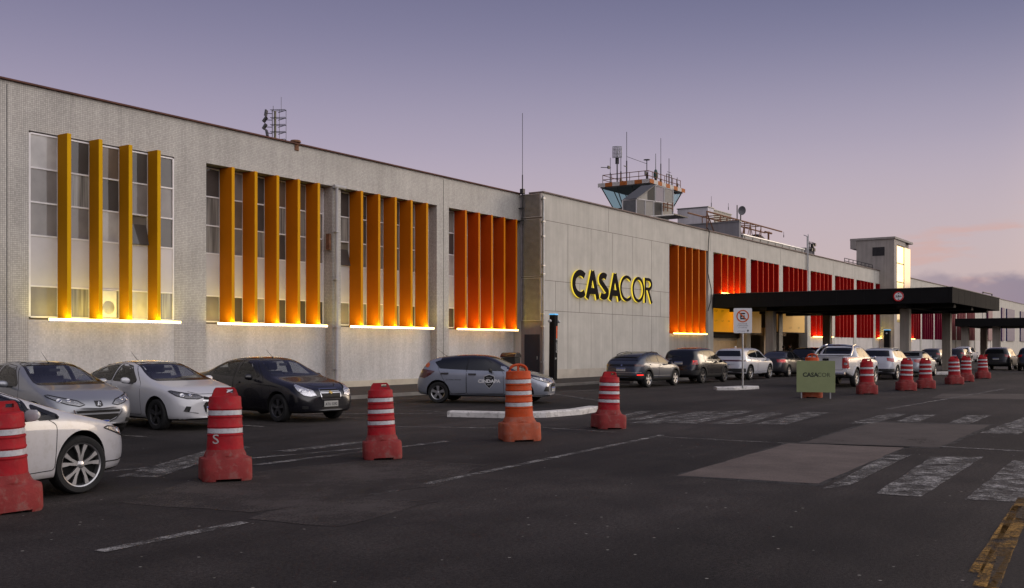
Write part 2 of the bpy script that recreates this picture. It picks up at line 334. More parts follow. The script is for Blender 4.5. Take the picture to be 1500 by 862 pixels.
PATCH = worn('pale_asphalt', (.085, .066, .060), -.1, .9); PATCH2 = worn('brown_asphalt', (.046, .037, .0345), .05, .9); PATCH3 = worn('brown_asphalt_worn', (.036, .0295, .0275), .18, .7, soft=.3); DARKP = worn('dark_seam', (.016, .015, .016), .2, 3)
FORE = mat('forecourt_paving', (.036, .031, .030), .85, 0, .8, .3, .3, bscale=60)
def struct(name, mb, m, **k):
    o = mb.build(name, m, **k); o['kind'] = 'structure'; return o
g = MB(); g.add([(-1500, -1500, 0), (2500, -1500, 0), (2500, 2500, 0), (-1500, 2500, 0)], [(0, 1, 2, 3)]); struct('road', g, ASPH)
def sheet(name, pts, z, m, irregular=0):
    P = [Vector((p.x, p.y, z)) for p in pts]
    if irregular:
        Q = []
        for i, p in enumerate(P):
            q = P[(i+1) % len(P)]; n = max(2, int((q-p).length/.35))
            for j in range(n):
                s = p.lerp(q, j/n); Q.append(s+Vector((random.uniform(-1, 1)*irregular, random.uniform(-1, 1)*irregular, 0)))
        P = Q
    mb = MB(); mb.add(P, [list(range(len(P)))]); o = mb.build(name, m, recalc=False); o['kind'] = 'structure'; return o
def gpx(*pp): return [gnd(a, b) for a, b in pp]
# repairs in the asphalt
sheet('asphalt_patch', gpx((990, 697), (1155, 650), (1325, 656), (1200, 709)), .004, PATCH, .02)
sheet('asphalt_patch', gpx((1175, 649), (1280, 619), (1450, 623), (1375, 656)), .004, PATCH2, .02)
sheet('asphalt_patch', gpx((175, 737), (300, 700), (560, 672), (715, 682), (640, 712), (375, 752)), .004, PATCH3, .06)
sheet('asphalt_patch', gpx((365, 760), (490, 727), (640, 735), (500, 773)), .0045, PATCH3, .05)
sheet('asphalt_patch', gpx((1365, 584), (1380, 577), (1560, 578), (1560, 586)), .004, PATCH2, .02)
for q in [((984, 698), (1152, 648.5), (1331, 655), (1203, 712)), ((1169, 649.5), (1278, 617.5), (1457, 622), (1379, 658))]: sheet('tar_seam', gpx(*q), .002, DARKP, .05)
# lane lines
def line(p0, p1, w, z=.008, m=PAINT, name='lane_marking'):
    a, b = gnd(*p0), gnd(*p1); d = (b-a).normalized(); n = Vector((-d.y, d.x, 0))*w/2
    return sheet(name, [a-n, b-n, b+n, a+n], z, m, .006)
line((146, 809), (358, 766), .14); line((545, 726), (582, 719), .13, m=PAINT2); line((625, 710), (970, 638), .13)
line((60, 700), (560, 655), .12, m=PAINT2, name='road_marking'); line((415, 662), (530, 648), .3, m=PAINT2, name='road_marking')
line((200, 700), (345, 655), .55, m=PAINT2, name='road_marking'); line((375, 682), (655, 647), .16, m=PAINT2, name='road_marking')
line((560, 625), (735, 628), .12, m=PAINT2, name='road_marking'); line((795, 627), (900, 634), .12, m=PAINT2, name='road_marking')
line((955, 640), (1150, 650), .12, m=PAINT2, name='road_marking')
line((0, 609), (655, 606), .15, m=PAINT, name='road_marking'); line((560, 590), (612, 592), .1, m=PAINT2, name='road_marking')
line((808, 577), (905, 592), .12, name='road_marking'); line((820, 574), (875, 572), .3, m=PAINT2, name='road_marking')
line((1030, 616), (1500, 560), .02, m=PAINT2, name='road_marking')
# zebra crossing at the right
for q in [((1282, 724), (1365, 670), (1441, 670), (1350, 729)), ((1413, 733), (1483, 676), (1545, 672), (1505, 737)),
          ((1205, 717), (1300, 667), (1335, 667), (1245, 712)),
          ((1435, 635), (1500, 612), (1545, 612), (1493, 637)), ((1390, 620), (1416, 609), (1452, 609), (1420, 622)), ((1312, 618), (1340, 608), (1372, 608), (1345, 619)),
          ((1240, 621), (1300, 606), (1330, 607), (1280, 621)), ((1105, 622), (1180, 604), (1215, 605), (1150, 623)),
          ((1447, 862), (1462, 803), (1483, 803), (1466, 862)), ((1485, 767), (1492, 742), (1530, 742), (1520, 767))]:
    sheet('crosswalk_stripe', gpx(*q), .008, PAINT if q[0][0] > 1250 else PAINT2, .01)
for q in [((900, 612), (935, 603), (955, 603), (920, 612)), ((915, 616), (975, 604), (998, 604), (940, 616)), ((920, 621), (1025, 603), (1055, 604), (965, 621)),
          ((965, 620), (1075, 602), (1105, 603), (1020, 621)), ((1035, 622), (1120, 605), (1150, 606), (1090, 622))]:
    sheet('crosswalk_stripe', gpx(*q), .008, PAINT2, .01)
line((1377, 655), (1540, 664), .16, name='road_marking')
line((1443, 862), (1503, 730), .17, m=YEL, name='road_marking'); line((1428, 840), (1490, 742), .09, m=YEL, name='road_marking')
line((1472, 570), (1300, 600), .14, m=PAINT2, name='road_marking')
# parking bays under the left cars
for X in (9.1, 12.0, 14.9, 17.9, 20.9):
    a = Vector((X, 16.3, 0)); b = Vector((X-.1, 21.5, 0)); mb = MB(); mb.add([(X-.05, 16.3, .008), (X+.05, 16.3, .008), (X-.02, 21.6, .008), (X-.12, 21.6, .008)], [(0, 1, 2, 3)])
    o = mb.build('parking_line', PAINT2, recalc=False); o['kind'] = 'structure'
# forecourt pavement along the facade (a low step)
mb = MB(); mb.box(-20, 41.3, 22.6, 27.45, -.05, .10); mb.box(41.3, 190, 21.4, 26.3, -.05, .104); struct('pavement', mb, FORE)
mb = MB(); mb.box(-20, 41.3, 22.42, 22.597, -.05, .11); mb.box(41.3, 190, 21.22, 21.397, -.05, .112)
struct('pavement_kerb', mb, mat('kerb_stone', (.16, .15, .14), .85, 0, 2, .25, .2))
# white kerb islands
KW = mat('white_kerb_paint', (.52, .50, .49), .75, 0, 3, .2, .35, dirt=(.09, .08, .075), dirtamt=.85, bscale=25)
def kerb(name, pts, w, h, label):
    P = [gnd(*p) for p in pts]; n = len(P); L = []; 
    for i, p in enumerate(P):
        d = (P[min(i+1, n-1)]-P[max(0, i-1)]).normalized(); L.append((p, Vector((-d.y, d.x, 0))))
    mb = MB(); c = .03
    sec = [(0, -.02), (0, h-c), (c, h), (w-c, h), (w, h-c), (w, -.02)]
    vs = [p+nn*a+Vector((0, 0, z)) for p, nn in L for a, z in sec]
    k = len(sec); fs = [(i*k+j, i*k+j+1, (i+1)*k+j+1, (i+1)*k+j) for i in range(n-1) for j in range(k-1)]
    fs += [list(range(k))[::-1], [(n-1)*k+j for j in range(k)]]
    mb.add(vs, fs); o = mb.build(name, KW, recalc=True); tag(o, label, 'kerb'); return o
kerb('traffic_island_kerb', [(655, 611), (700, 612), (742, 613), (800, 612), (850, 608), (880, 603)], .35, .14, 'white painted kerb curving past behind the orange barrel')
kerb('traffic_island_kerb', [(1050, 572), (1075, 572), (1112, 570)], .6, .12, 'short white kerb nose at the foot of the no-parking sign')
kerb('traffic_island_kerb', [(1372, 549), (1394, 549), (1412, 548)], 1.2, .14, 'white kerb at the foot of the canopy front pillar')
# ------------------------------------------------------------------ facade materials
def tile_mat(name, base, mort, tw=.055, bump=.4):
    m = bpy.data.materials.new(name); MATS[name] = m; t = nt(m); L = t.links
    out = N(t, 'ShaderNodeOutputMaterial'); b = N(t, 'ShaderNodeBsdfPrincipled'); L.new(b.outputs[0], out.inputs[0])
    tc = N(t, 'ShaderNodeTexCoord'); sp = N(t, 'ShaderNodeSeparateXYZ'); L.new(tc.outputs['Object'], sp.inputs[0])
    ad = N(t, 'ShaderNodeMath', operation='ADD'); L.new(sp.outputs[0], ad.inputs[0]); L.new(sp.outputs[1], ad.inputs[1])
    cb = N(t, 'ShaderNodeCombineXYZ'); L.new(ad.outputs[0], cb.inputs[0]); L.new(sp.outputs[2], cb.inputs[1])
    br = N(t, 'ShaderNodeTexBrick'); br.offset = 0; br.inputs['Scale'].default_value = 1; br.inputs['Brick Width'].default_value = tw; br.inputs['Row Height'].default_value = tw
    br.inputs['Mortar Size'].default_value = tw*.11; br.inputs['Mortar Smooth'].default_value = .2; br.inputs['Bias'].default_value = 0
    br.inputs['Color1'].default_value = c4([x*.86 for x in base]); br.inputs['Color2'].default_value = c4([x*1.12 for x in base]); br.inputs['Mortar'].default_value = c4(mort)
    L.new(cb.outputs[0], br.inputs['Vector'])
    # grime: streaks running down and clouds
    mp = N(t, 'ShaderNodeMapping'); mp.inputs['Scale'].default_value = (2.2, 2.2, .22); L.new(tc.outputs['Object'], mp.inputs[0])
    nz = N(t, 'ShaderNodeTexNoise'); nz.inputs['Scale'].default_value = 1.1; nz.inputs['Detail'].default_value = 8; nz.inputs['Roughness'].default_value = .65; L.new(mp.outputs[0], nz.inputs[0])
    n2 = N(t, 'ShaderNodeTexNoise'); n2.inputs['Scale'].default_value = .5; n2.inputs['Detail'].default_value = 6; L.new(tc.outputs['Object'], n2.inputs[0])
    mr = N(t, 'ShaderNodeMapRange'); mr.inputs[1].default_value = .3; mr.inputs[2].default_value = .7; mr.inputs[3].default_value = .80; mr.inputs[4].default_value = 1.08; L.new(nz.outputs[0], mr.inputs[0])
    m2 = N(t, 'ShaderNodeMapRange'); m2.inputs[1].default_value = .3; m2.inputs[2].default_value = .7; m2.inputs[3].default_value = .85; m2.inputs[4].default_value = 1.1; L.new(n2.outputs[0], m2.inputs[0])
    mm = N(t, 'ShaderNodeMath', operation='MULTIPLY'); L.new(mr.outputs[0], mm.inputs[0]); L.new(m2.outputs[0], mm.inputs[1])
    sc = N(t, 'ShaderNodeVectorMath', operation='SCALE'); L.new(br.outputs['Color'], sc.inputs[0]); L.new(mm.outputs[0], sc.inputs['Scale']); L.new(sc.outputs[0], b.inputs['Base Color'])
    b.inputs['Roughness'].default_value = .55
    bp = N(t, 'ShaderNodeBump'); bp.inputs['Strength'].default_value = bump; bp.inputs['Distance'].default_value = .004; bp.invert = True
    L.new(br.outputs['Fac'], bp.inputs['Height']); L.new(bp.outputs[0], b.inputs['Normal'])
    return m
TILE = tile_mat('mosaic_tile', (.45, .43, .408), (.25, .238, .228))
TILE_W = tile_mat('painted_mosaic', (.48, .465, .46), (.455, .44, .435), .055, .05)
def wall_mat(name, col, streak=.2):
    m = mat(name, col, .8, 0, 1.0, .12, .25, bscale=30)
    t = m.node_tree; L = t.links; b = [n for n in t.nodes if n.type == 'BSDF_PRINCIPLED'][0]
    src = b.inputs['Base Color'].links[0].from_socket
    tc = N(t, 'ShaderNodeTexCoord'); mp = N(t, 'ShaderNodeMapping'); mp.inputs['Scale'].default_value = (3, 3, .16); L.new(tc.outputs['Object'], mp.inputs[0])
    nz = N(t, 'ShaderNodeTexNoise'); nz.inputs['Scale'].default_value = 1.3; nz.inputs['Detail'].default_value = 9; nz.inputs['Roughness'].default_value = .7; L.new(mp.outputs[0], nz.inputs[0])
    mr = N(t, 'ShaderNodeMapRange'); mr.inputs[1].default_value = .35; mr.inputs[2].default_value = .68; mr.inputs[3].default_value = 1-streak; mr.inputs[4].default_value = 1.04; L.new(nz.outputs[0], mr.inputs[0])
    sc = N(t, 'ShaderNodeVectorMath', operation='SCALE'); L.new(src, sc.inputs[0]); L.new(mr.outputs[0], sc.inputs['Scale']); L.new(sc.outputs[0], b.inputs['Base Color'])
    return m
HALLW = wall_mat('hall_plaster', (.47, .445, .405), .13)
PANELW = wall_mat('apron_panel', (.56, .525, .505), .1)
CREAMP = mat('plinth_stone', (.46, .41, .33), .8, 0, 1.2, .2, .2)
COPING = mat('rusty_coping', (.10, .045, .035), .7, .2, 1.5, .4)
WFRAME = mat('white_window_frame', (.70, .67, .68), .5, 0, 2, .12)
SPAND = mat('grey_spandrel_panel', (.52, .49, .50), .5, 0, .6, .12)
GREYM = mat('grey_sheet_metal', (.20, .20, .21), .5, .4, 2, .15)
DARKM = mat('dark_metal', (.045, .043, .045), .5, .6, 3, .2)
STEEL = mat('galvanised_steel', (.36, .36, .37), .45, .7, 4, .2)
RUST = mat('rusty_steel', (.20, .10, .06), .8, .3, 6, .5)
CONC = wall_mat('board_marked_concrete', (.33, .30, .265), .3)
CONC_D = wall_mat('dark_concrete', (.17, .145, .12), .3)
BLACKF = mat('black_fascia_paint', (.011, .0105, .0115), .85, 0, 1.2, .15, spec=.08)
SOFF = mat('black_soffit', (.010, .010, .010), .8, 0, 1.2, .15)
ROOFM = mat('roof_membrane', (.20, .19, .185), .9, 0, .6, .25)
LED = emis('led_strip_light', (1.0, .70, .22), 14)
LEDR = emis('warm_led_strip_light', (1.0, .60, .12), 12)
def pane_mat(name, base, stripes=0, rough=.04):
    """window glass with whatever hangs behind it"""
    m = bpy.data.materials.new(name); MATS[name] = m; t = nt(m); L = t.links
    out = N(t, 'ShaderNodeOutputMaterial'); b = N(t, 'ShaderNodeBsdfPrincipled'); L.new(b.outputs[0], out.inputs[0])
    tc = N(t, 'ShaderNodeTexCoord'); mp = N(t, 'ShaderNodeMapping'); mp.inputs['Scale'].default_value = (11, 11, .35) if stripes else (1.3, 1.3, 1.0); L.new(tc.outputs['Object'], mp.inputs[0])
    nz = N(t, 'ShaderNodeTexNoise'); nz.inputs['Scale'].default_value = 1.6; nz.inputs['Detail'].default_value = 3; L.new(mp.outputs[0], nz.inputs[0])
    mr = N(t, 'ShaderNodeMapRange'); mr.inputs[1].default_value = .35; mr.inputs[2].default_value = .65; mr.inputs[3].default_value = .45 if stripes else .86; mr.inputs[4].default_value = 1.4 if stripes else 1.15; L.new(nz.outputs[0], mr.inputs[0])
    sc = N(t, 'ShaderNodeVectorMath', operation='SCALE'); sc.inputs[0].default_value = base; L.new(mr.outputs[0], sc.inputs['Scale']); L.new(sc.outputs[0], b.inputs['Base Color'])
    b.inputs['Roughness'].default_value = .7; b.inputs['Coat Weight'].default_value = 1; b.inputs['Coat Roughness'].default_value = rough; b.inputs['Coat IOR'].default_value = 1.52
    n2 = N(t, 'ShaderNodeTexNoise'); n2.inputs['Scale'].default_value = .5; L.new(tc.outputs['Object'], n2.inputs[0])
    bp = N(t, 'ShaderNodeBump'); bp.inputs['Strength'].default_value = .04; bp.inputs['Distance'].default_value = .1; L.new(n2.outputs[0], bp.inputs['Height']); L.new(bp.outputs[0], b.inputs['Coat Normal'])
    return m
P_DARK = pane_mat('pane_dark_room', (.045, .04, .038)); P_GREY = pane_mat('pane_roller_blind', (.17, .155, .15)); P_CURT = pane_mat('pane_curtain', (.20, .19, .175), 1); P_PALE = pane_mat('pane_pale_blind', (.36, .34, .33)); P_BROWN = pane_mat('pane_brown_room', (.12, .085, .06))
PANES = [P_DARK, P_GREY, P_CURT, P_PALE, P_BROWN]
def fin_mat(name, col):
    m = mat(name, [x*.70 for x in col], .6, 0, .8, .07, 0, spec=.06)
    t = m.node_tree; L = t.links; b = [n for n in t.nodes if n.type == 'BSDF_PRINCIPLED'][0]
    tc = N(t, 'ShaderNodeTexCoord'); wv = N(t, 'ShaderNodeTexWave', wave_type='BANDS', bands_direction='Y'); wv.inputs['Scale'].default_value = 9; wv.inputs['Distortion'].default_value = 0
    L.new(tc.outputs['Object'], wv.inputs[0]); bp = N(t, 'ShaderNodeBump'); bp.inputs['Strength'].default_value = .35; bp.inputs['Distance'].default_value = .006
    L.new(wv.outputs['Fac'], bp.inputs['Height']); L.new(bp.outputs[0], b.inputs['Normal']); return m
ZB, ZT = 2.44, 7.72        # bottom and top of every window bay
HT = 9.04
ROWS = [(7.69, 6.73), (6.73, 5.76), (5.76, 4.82)]
def window_column(parent, org, x0, x1, Y, seed, zrows=True, low=True, zb=2.52):
    """one column of windows between two fins: frame > panes, grey panel"""
    rnd = random.Random(seed); fr = MB(); w = .055
    fr.box(x0, x0+w, Y-.03, Y+.03, zb, 7.69); fr.box(x1-w, x1, Y-.03, Y+.03, zb, 7.69)
    zs = [7.69, 6.73, 5.76, 4.82, 3.39, zb]
    for z in zs: fr.box(x0+w, x1-w, Y-.028, Y+.028, z-.022, z+.022)
    f = fr.build('window', WFRAME, parent, org)
    pm = MB()
    for (za, zc) in [(7.69, 6.73), (6.73, 5.76), (5.76, 4.82), (3.39, zb)]:
        k = rnd.choices([0, 1, 2, 3, 4], [4, 4, 3, 1.3, 1.2])[0]
        tilt = rnd.uniform(-.006, .006)
        if za == 5.76 and rnd.random() < .14: tilt = -.10; k = 0
        pm.add([(x0+w, Y+tilt, zc+.022), (x1-w, Y+tilt, zc+.022), (x1-w, Y-tilt, za-.022), (x0+w, Y-tilt, za-.022)], [(0, 1, 2, 3)], k)
    pm.build('pane', PANES, f, org, recalc=False)
    sp = MB(); sp.box(x0+w, x1-w, Y-.012, Y+.012, 3.412, 4.798); sp.build('spandrel_panel', SPAND, f, org)
def fins(parent, org, xs, yf, yb, m, zb=ZB, zt=ZT, th=.13):
    for x in xs:
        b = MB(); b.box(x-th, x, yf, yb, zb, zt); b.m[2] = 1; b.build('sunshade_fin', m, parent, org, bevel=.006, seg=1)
UPW = 18
def strip(parent, org, x0, x1, y, z, m=LED, r=.022):
    h = MB(); h.box(x0, x1, y-.035, y+.035, z-.045, z-.005); hb = h.build('light_housing', WFRAME, parent, org)
    e = MB(); e.box(x0+.02, x1-.02, y-.03, y+.03, z-.003, z+.055); e.build('led_strip', m, hb, org)
    al = bpy.data.lights.new('led_uplight', 'AREA'); al.shape = 'RECTANGLE'; al.size = x1-x0; al.size_y = .06; al.energy = UPW*(x1-x0); al.color = (1, .84, .12) if m is LED else (1, .82, .10)
    lo_ = bpy.data.objects.new('led_uplight', al); COL.objects.link(lo_); lo_.location = ((x0+x1)/2, y+.10, z+.04); lo_.rotation_euler = (R(180-4), 0, 0)
# ------------------------------------------------------------------ left wing with tiled piers
WY = 27.3
org = Vector((16, WY, 0))
wing = thing('terminal_wing', 'grey mosaic tiled two-storey terminal wing with yellow and orange vertical fins', 'building', org)
BAYS = [(16.26, 21.17), (22.44, 28.37), (28.82, 34.76), (35.6, 41.22)]
RC = .48
w = MB(); X0 = -2.0
edges = [X0]+[e for b in BAYS for e in b]+[41.3]
for i in range(0, len(edges)-1, 2):
    if edges[i+1]-edges[i] > .12: w.box(edges[i], edges[i+1], WY, WY+RC+.1, -.05, 7.75)
w.box(X0, 41.3, WY+.001, WY+.6, 7.75, HT-.02)
w.box(X0, 41.3, WY+.5+RC, 50, -.05, HT-.3)
w.build('wall', TILE, wing, org)
ap = MB()
for i, (a, b) in enumerate(BAYS):
    y = WY+.004 if i == 0 else WY+RC-.12
    ap.box(a, b, y, WY+RC+.3, .32, 2.44)
ap.build('apron_panel', [TILE_W], wing, org)
pl = MB()
for i, (a, b) in enumerate(BAYS):
    y = WY-.02 if i == 0 else WY+RC-.15
    pl.box(a, b, y, WY+RC+.3, -.02, .32)
pl.build('plinth', CREAMP, wing, org)
cp = MB(); cp.box(X0, 41.28, WY-.09, WY+.7, HT-.018, HT+.03)
cp.build('coping', COPING, wing, org)
rf = MB(); rf.box(X0, 41.2, WY+.7, 50, HT-.29, HT-.25); rf.build('roof', ROOFM, wing, org)
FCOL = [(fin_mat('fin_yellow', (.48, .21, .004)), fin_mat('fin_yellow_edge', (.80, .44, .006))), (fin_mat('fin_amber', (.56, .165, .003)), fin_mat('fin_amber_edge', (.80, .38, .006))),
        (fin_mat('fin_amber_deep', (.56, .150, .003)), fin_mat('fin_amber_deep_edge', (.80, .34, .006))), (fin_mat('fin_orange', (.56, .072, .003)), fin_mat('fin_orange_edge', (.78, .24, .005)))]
FXS = [[17.26, 18.27, 19.28, 20.30], [23.5, 24.51, 25.52, 26.54, 27.55], [29.9, 30.91, 31.92, 32.93, 33.95], [36.7, 37.71, 38.72, 39.74, 40.75]]
for i, (a, b) in enumerate(BAYS):
    yw = WY+.03 if i == 0 else WY+RC
    fx = FXS[i]; yf = (WY-.48) if i == 0 else WY-.17
    cuts = [a]+[x-.065 for x in fx]+[b]
    for k in range(len(cuts)-1): window_column(wing, org, cuts[k]+.005, cuts[k+1]-.005, yw, 100*i+k)
    # backing so that no gap shows
    bk = MB(); bk.box(a, b, yw+.04, yw+.2, 2.44, 7.75); bk.build('window_backing', CONC_D, wing, org)
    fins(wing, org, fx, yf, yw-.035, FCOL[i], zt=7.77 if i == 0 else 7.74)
    strip(wing, org, a+.25, b-.2 if i == 0 else b-.55, yf-.10, ZB-.02, LED if i < 3 else LEDR)
# small joint grooves on the tile wall, downpipe, cables
j = MB(); 
for x in (15.62, 34.76+.45): j.box(x, x+.02, WY-.004, WY+.02, .0, HT-.12)
j.build('expansion_joint', DARKM, wing, org)
dp = MB(); dp.tube([(28.5, WY-.1, .1), (28.5, WY-.1, 7.7)], .065, 12); dp.tube([(28.35, WY-.1, 7.74), (28.95, WY-.1, 7.74)], .075, 12)
for z in (.8, 2.4, 4.2, 6): dp.box(28.4, 28.6, WY-.18, WY, z, z+.05)
dp.build('downpipe', mat('grey_pvc', (.36, .35, .36), .5, 0, 2, .15), wing, org)
bx = MB(); bx.box(28.25, 28.36, WY+.05, WY+.22, 5.35, 5.95); bx.build('junction_box', RUST, wing, org)
# air conditioner in the lower pane of bay one
ac = MB(); ac.box(18.5, 19.05, WY-.02, WY+.0, 2.56, 3.36); ac.lathe([(.17, -.03), (.2, -.02), (.2, .0)], 20, 1, Matrix.Translation((18.78, WY-.03, 2.85)) @ Matrix.Rotation(R(90), 4, 'X')); ac.lathe([(.02, -.035), (.13, -.034), (.13, -.031)], 20, 2, Matrix.Translation((18.78, WY-.031, 2.85)) @ Matrix.Rotation(R(90), 4, 'X'))
ac.build('air_conditioner', [mat('ac_white', (.6, .58, .56), .5), STEEL, DARKM], wing, org)
# ------------------------------------------------------------------ hall with the lettering and the red fins
HYW = 26.1
oh = Vector((41.3, HYW, 0))
hall = thing('terminal_hall', 'long pale panelled terminal hall with orange and red vertical fins behind the canopy', 'building', oh)
hb = MB()
bays = [(55.4+6.6*k, 61.2+6.6*k) for k in range(17)]
rec = .5
edges = [41.36]+[e for b in bays for e in b]+[260]
SKIPLOW = {1, 2, 3}
for i in range(0, len(edges)-1, 2):
    hb.box(edges[i], edges[i+1], HYW, HYW+rec+.2, -.05, 7.75, 0)
hb.box(41.36, 260, HYW+.002, HYW+.7, 7.75, HT-.02, 0)
hb.box(41.36, 60, HYW+rec+.25, 50, -.05, HT-.3, 0); hb.box(60, 85.5, HYW+7, 50, -.05, HT-.3, 0); hb.box(60, 85.5, HYW+rec+.25, HYW+7, 5.1, HT-.32, 0); hb.box(85.5, 260, HYW+rec+.25, 50, -.05, HT-.3, 0)
hb.build('wall', HALLW, hall, oh)
lw = MB()
for i, (a, b) in enumerate(bays):
    if i in SKIPLOW: continue
    lw.box(a, b, HYW+(.06 if i else .3), HYW+rec+.2, .0, 2.44)
lw.build('apron_wall', [PANELW, CONC], hall, oh)
lw0 = MB(); lw0.box(55.4, 61.2, HYW+.05, HYW+.298, 0, 2.40); lw0.build('grey_plinth_wall', CONC, hall, oh)
pb = MB(); pb.box(41.4, 55.4, HYW-.03, HYW-.002, 0, .55); pb.build('plinth', mat('plinth_pale', (.42, .375, .32), .8, 0, 1.2, .2), hall, oh)
# panel joints: shallow dark lines let into the render
jn = MB(); jw = .012
def hj(z, a=41.37, b=55.39): jn.box(a, b, HYW-.0025, HYW+.01, z-jw, z+jw)
def vj(x, z0, z1): jn.box(x-jw, x+jw, HYW-.003, HYW+.01, z0, z1)
hj(7.73); hj(4.85); hj(3.39)
for k in range(1, 6): vj(41.4+2.33*k, 4.862, 7.718); vj(41.4+2.33*k, .56, 3.378)
for k in range(1, 12): vj(41.4+1.165*k, 3.402, 4.838)
vj(45.9+2.33*.87, 7.74, HT-.1)
for k in range(18): vj(61.5+6.6*k, 7.76, HT-.1)
jn.build('panel_joints', mat('dark_joint_line', (.16, .145, .13), .9), hall, oh)
cp = MB(); cp.box(41.32, 260, HYW-.08, HYW+.75, HT-.018, HT+.045); cp.build('coping', mat('grey_coping', (.16, .12, .11), .7, .2, 1.5, .3), hall, oh)
rf = MB(); rf.box(41.4, 260, HYW+.75, 50, HT-.29, HT-.25); rf.build('roof', ROOFM, hall, oh)
# corner side: louvred grille over a dark door
sg = MB(); sx = 41.34
for z0, z1 in ((7.86, 8.98), (5.02, 7.78), (2.9, 4.97)):
    n = int((z1-z0)/.055)
    for k in range(n): sg.box(sx-.06, sx-.01, HYW+.1, WY-.05, z0+.03+k*.055, z0+.03+k*.055+.022)
    sg.box(sx-.07, sx-.005, HYW+.02, HYW+.1, z0, z1); sg.box(sx-.07, sx-.005, WY-.06, WY-.004, z0, z1); sg.box(sx-.07, sx-.005, HYW+.1, WY-.06, z0, z0+.03); sg.box(sx-.07, sx-.005, HYW+.1, WY-.06, z1-.03, z1)
sg.build('louvre_grille', mat('louvre_grey', (.33, .30, .31), .6, .3, 3, .2), hall, oh)
bk = MB(); bk.box(sx-.004, sx+.015, HYW+.02, WY, 0, HT-.03); bk.build('side_wall', mat('side_brown', (.20, .165, .15), .8), hall, oh)
dr = MB(); dr.box(sx-.05, sx-.006, HYW+.14, WY-.22, .1, 2.25); dd = dr.build('door', mat('dark_door', (.028, .026, .032), .5), hall, oh)
hn = MB(); hn.box(sx-.09, sx-.052, HYW+.22, HYW+.26, 1.05, 1.2); hn.build('handle', STEEL, dd, oh)
dp = MB(); dp.tube([(41.3, HYW-.1, .1), (41.3, HYW-.1, 8.85)], .05, 10)
for z in (.9, 2.6, 3.2, 5.1, 5.5, 6.9, 7.6, 8.7): dp.box(41.2, 41.4, HYW-.16, HYW+.0, z, z+.06)
dp.build('downpipe', STEEL, hall, oh)
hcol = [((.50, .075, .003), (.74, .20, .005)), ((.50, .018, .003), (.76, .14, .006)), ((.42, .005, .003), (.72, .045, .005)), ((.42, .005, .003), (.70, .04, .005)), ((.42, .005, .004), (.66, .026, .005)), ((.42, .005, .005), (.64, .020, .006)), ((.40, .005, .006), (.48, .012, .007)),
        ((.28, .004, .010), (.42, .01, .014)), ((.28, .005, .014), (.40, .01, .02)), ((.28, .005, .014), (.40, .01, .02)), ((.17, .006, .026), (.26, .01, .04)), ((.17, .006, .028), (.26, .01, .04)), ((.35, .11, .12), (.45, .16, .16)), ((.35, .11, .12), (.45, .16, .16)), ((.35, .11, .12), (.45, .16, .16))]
for i, (a, b) in enumerate(bays):
    if i >= len(hcol): 
        bk = MB(); bk.box(a, b, HYW+.1, HYW+.4, 2.44, 7.75); bk.build('blind_wall', HALLW, hall, oh); continue
    m = (fin_mat('fin_tone_%d' % i, hcol[i][0]), fin_mat('fin_edge_%d' % i, hcol[i][1])); zb = ZB if i not in SKIPLOW else 5.0
    n = 5
    bk = MB(); bk.box(a, b, HYW+rec+.03, HYW+rec+.12, zb, 7.75); bk.build('window_backing', P_DARK, hall, oh)
    fr = MB()
    for z in (7.7, 6.73, 5.76): fr.box(a, b, HYW+rec-.02, HYW+rec+.025, z-.03, z+.03)
    if zb < 3:
        for z in (4.82, 3.39, 2.5): fr.box(a, b, HYW+rec-.02, HYW+rec+.025, z-.03, z+.03)
        fr.box(a, b, HYW+rec-.01, HYW+rec+.02, 3.42, 4.79)
    fr.build('window', WFRAME, hall, oh)
    xs = [a+1.13+1.07*k for k in range(n)] if i else [a+1.08+1.015*k for k in range(n)]
    fins(hall, oh, xs, HYW-.12, HYW+rec-.03, m, zb=zb, th=.13)
    if i == 0: strip(hall, oh, a+.2, b-.7, HYW-.2, ZB-.02, LEDR)
    elif i == 1: strip(hall, oh, a+.9, b-.9, HYW-.22, 5.12, LEDR)
    elif i in (4, 7, 9): strip(hall, oh, a+.1, b-.3 if i == 4 else a+2.2, HYW-.2, ZB-.02, LEDR)
# single purple and navy fins on the far plain wall
for x, c, wd in ((163.5, (.09, .012, .05), 3.6), (176, (.05, .018, .09), 2.5), (181, (.028, .022, .10), 8), (196, (.028, .022, .10), 9), (214, (.12, .01, .03), 3)):
    b = MB(); b.box(x, x+wd, HYW-.2, HYW-.01, 2.5, 7.7); b.build('sunshade_panel', mat('panel_tone_%d' % int(x), c, .5), hall, oh)
# entrance under the canopy: recessed lobby
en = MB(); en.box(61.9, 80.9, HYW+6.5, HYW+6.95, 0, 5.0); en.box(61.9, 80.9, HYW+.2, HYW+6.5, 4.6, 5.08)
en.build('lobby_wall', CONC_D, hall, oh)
lo = MB(); lo.box(61.9, 69.2, HYW+.7, HYW+.95, .1, 2.25, 0); lo.box(70.6, 71.4, HYW+1.6, HYW+1.9, .1, 3.1, 0); lo.box(75.6, 76.5, HYW+1.6, HYW+1.9, .1, 3.1, 0); lo.box(72.6, 74.4, HYW+2.5, HYW+2.6, .1, 2.6, 1); lo.box(70.5, 80.9, HYW+1.7, HYW+1.8, 2.5, 3.1, 0)
lo.build('lobby_partition', [mat('beige_render', (.60, .48, .34), .8), DARKM], hall, oh)
dsc = MB(); dsc.box(62.2, 69.4, HYW+.5, HYW+.62, 2.25, 2.7); dsc.build('lobby_beam', SOFF, hall, oh)
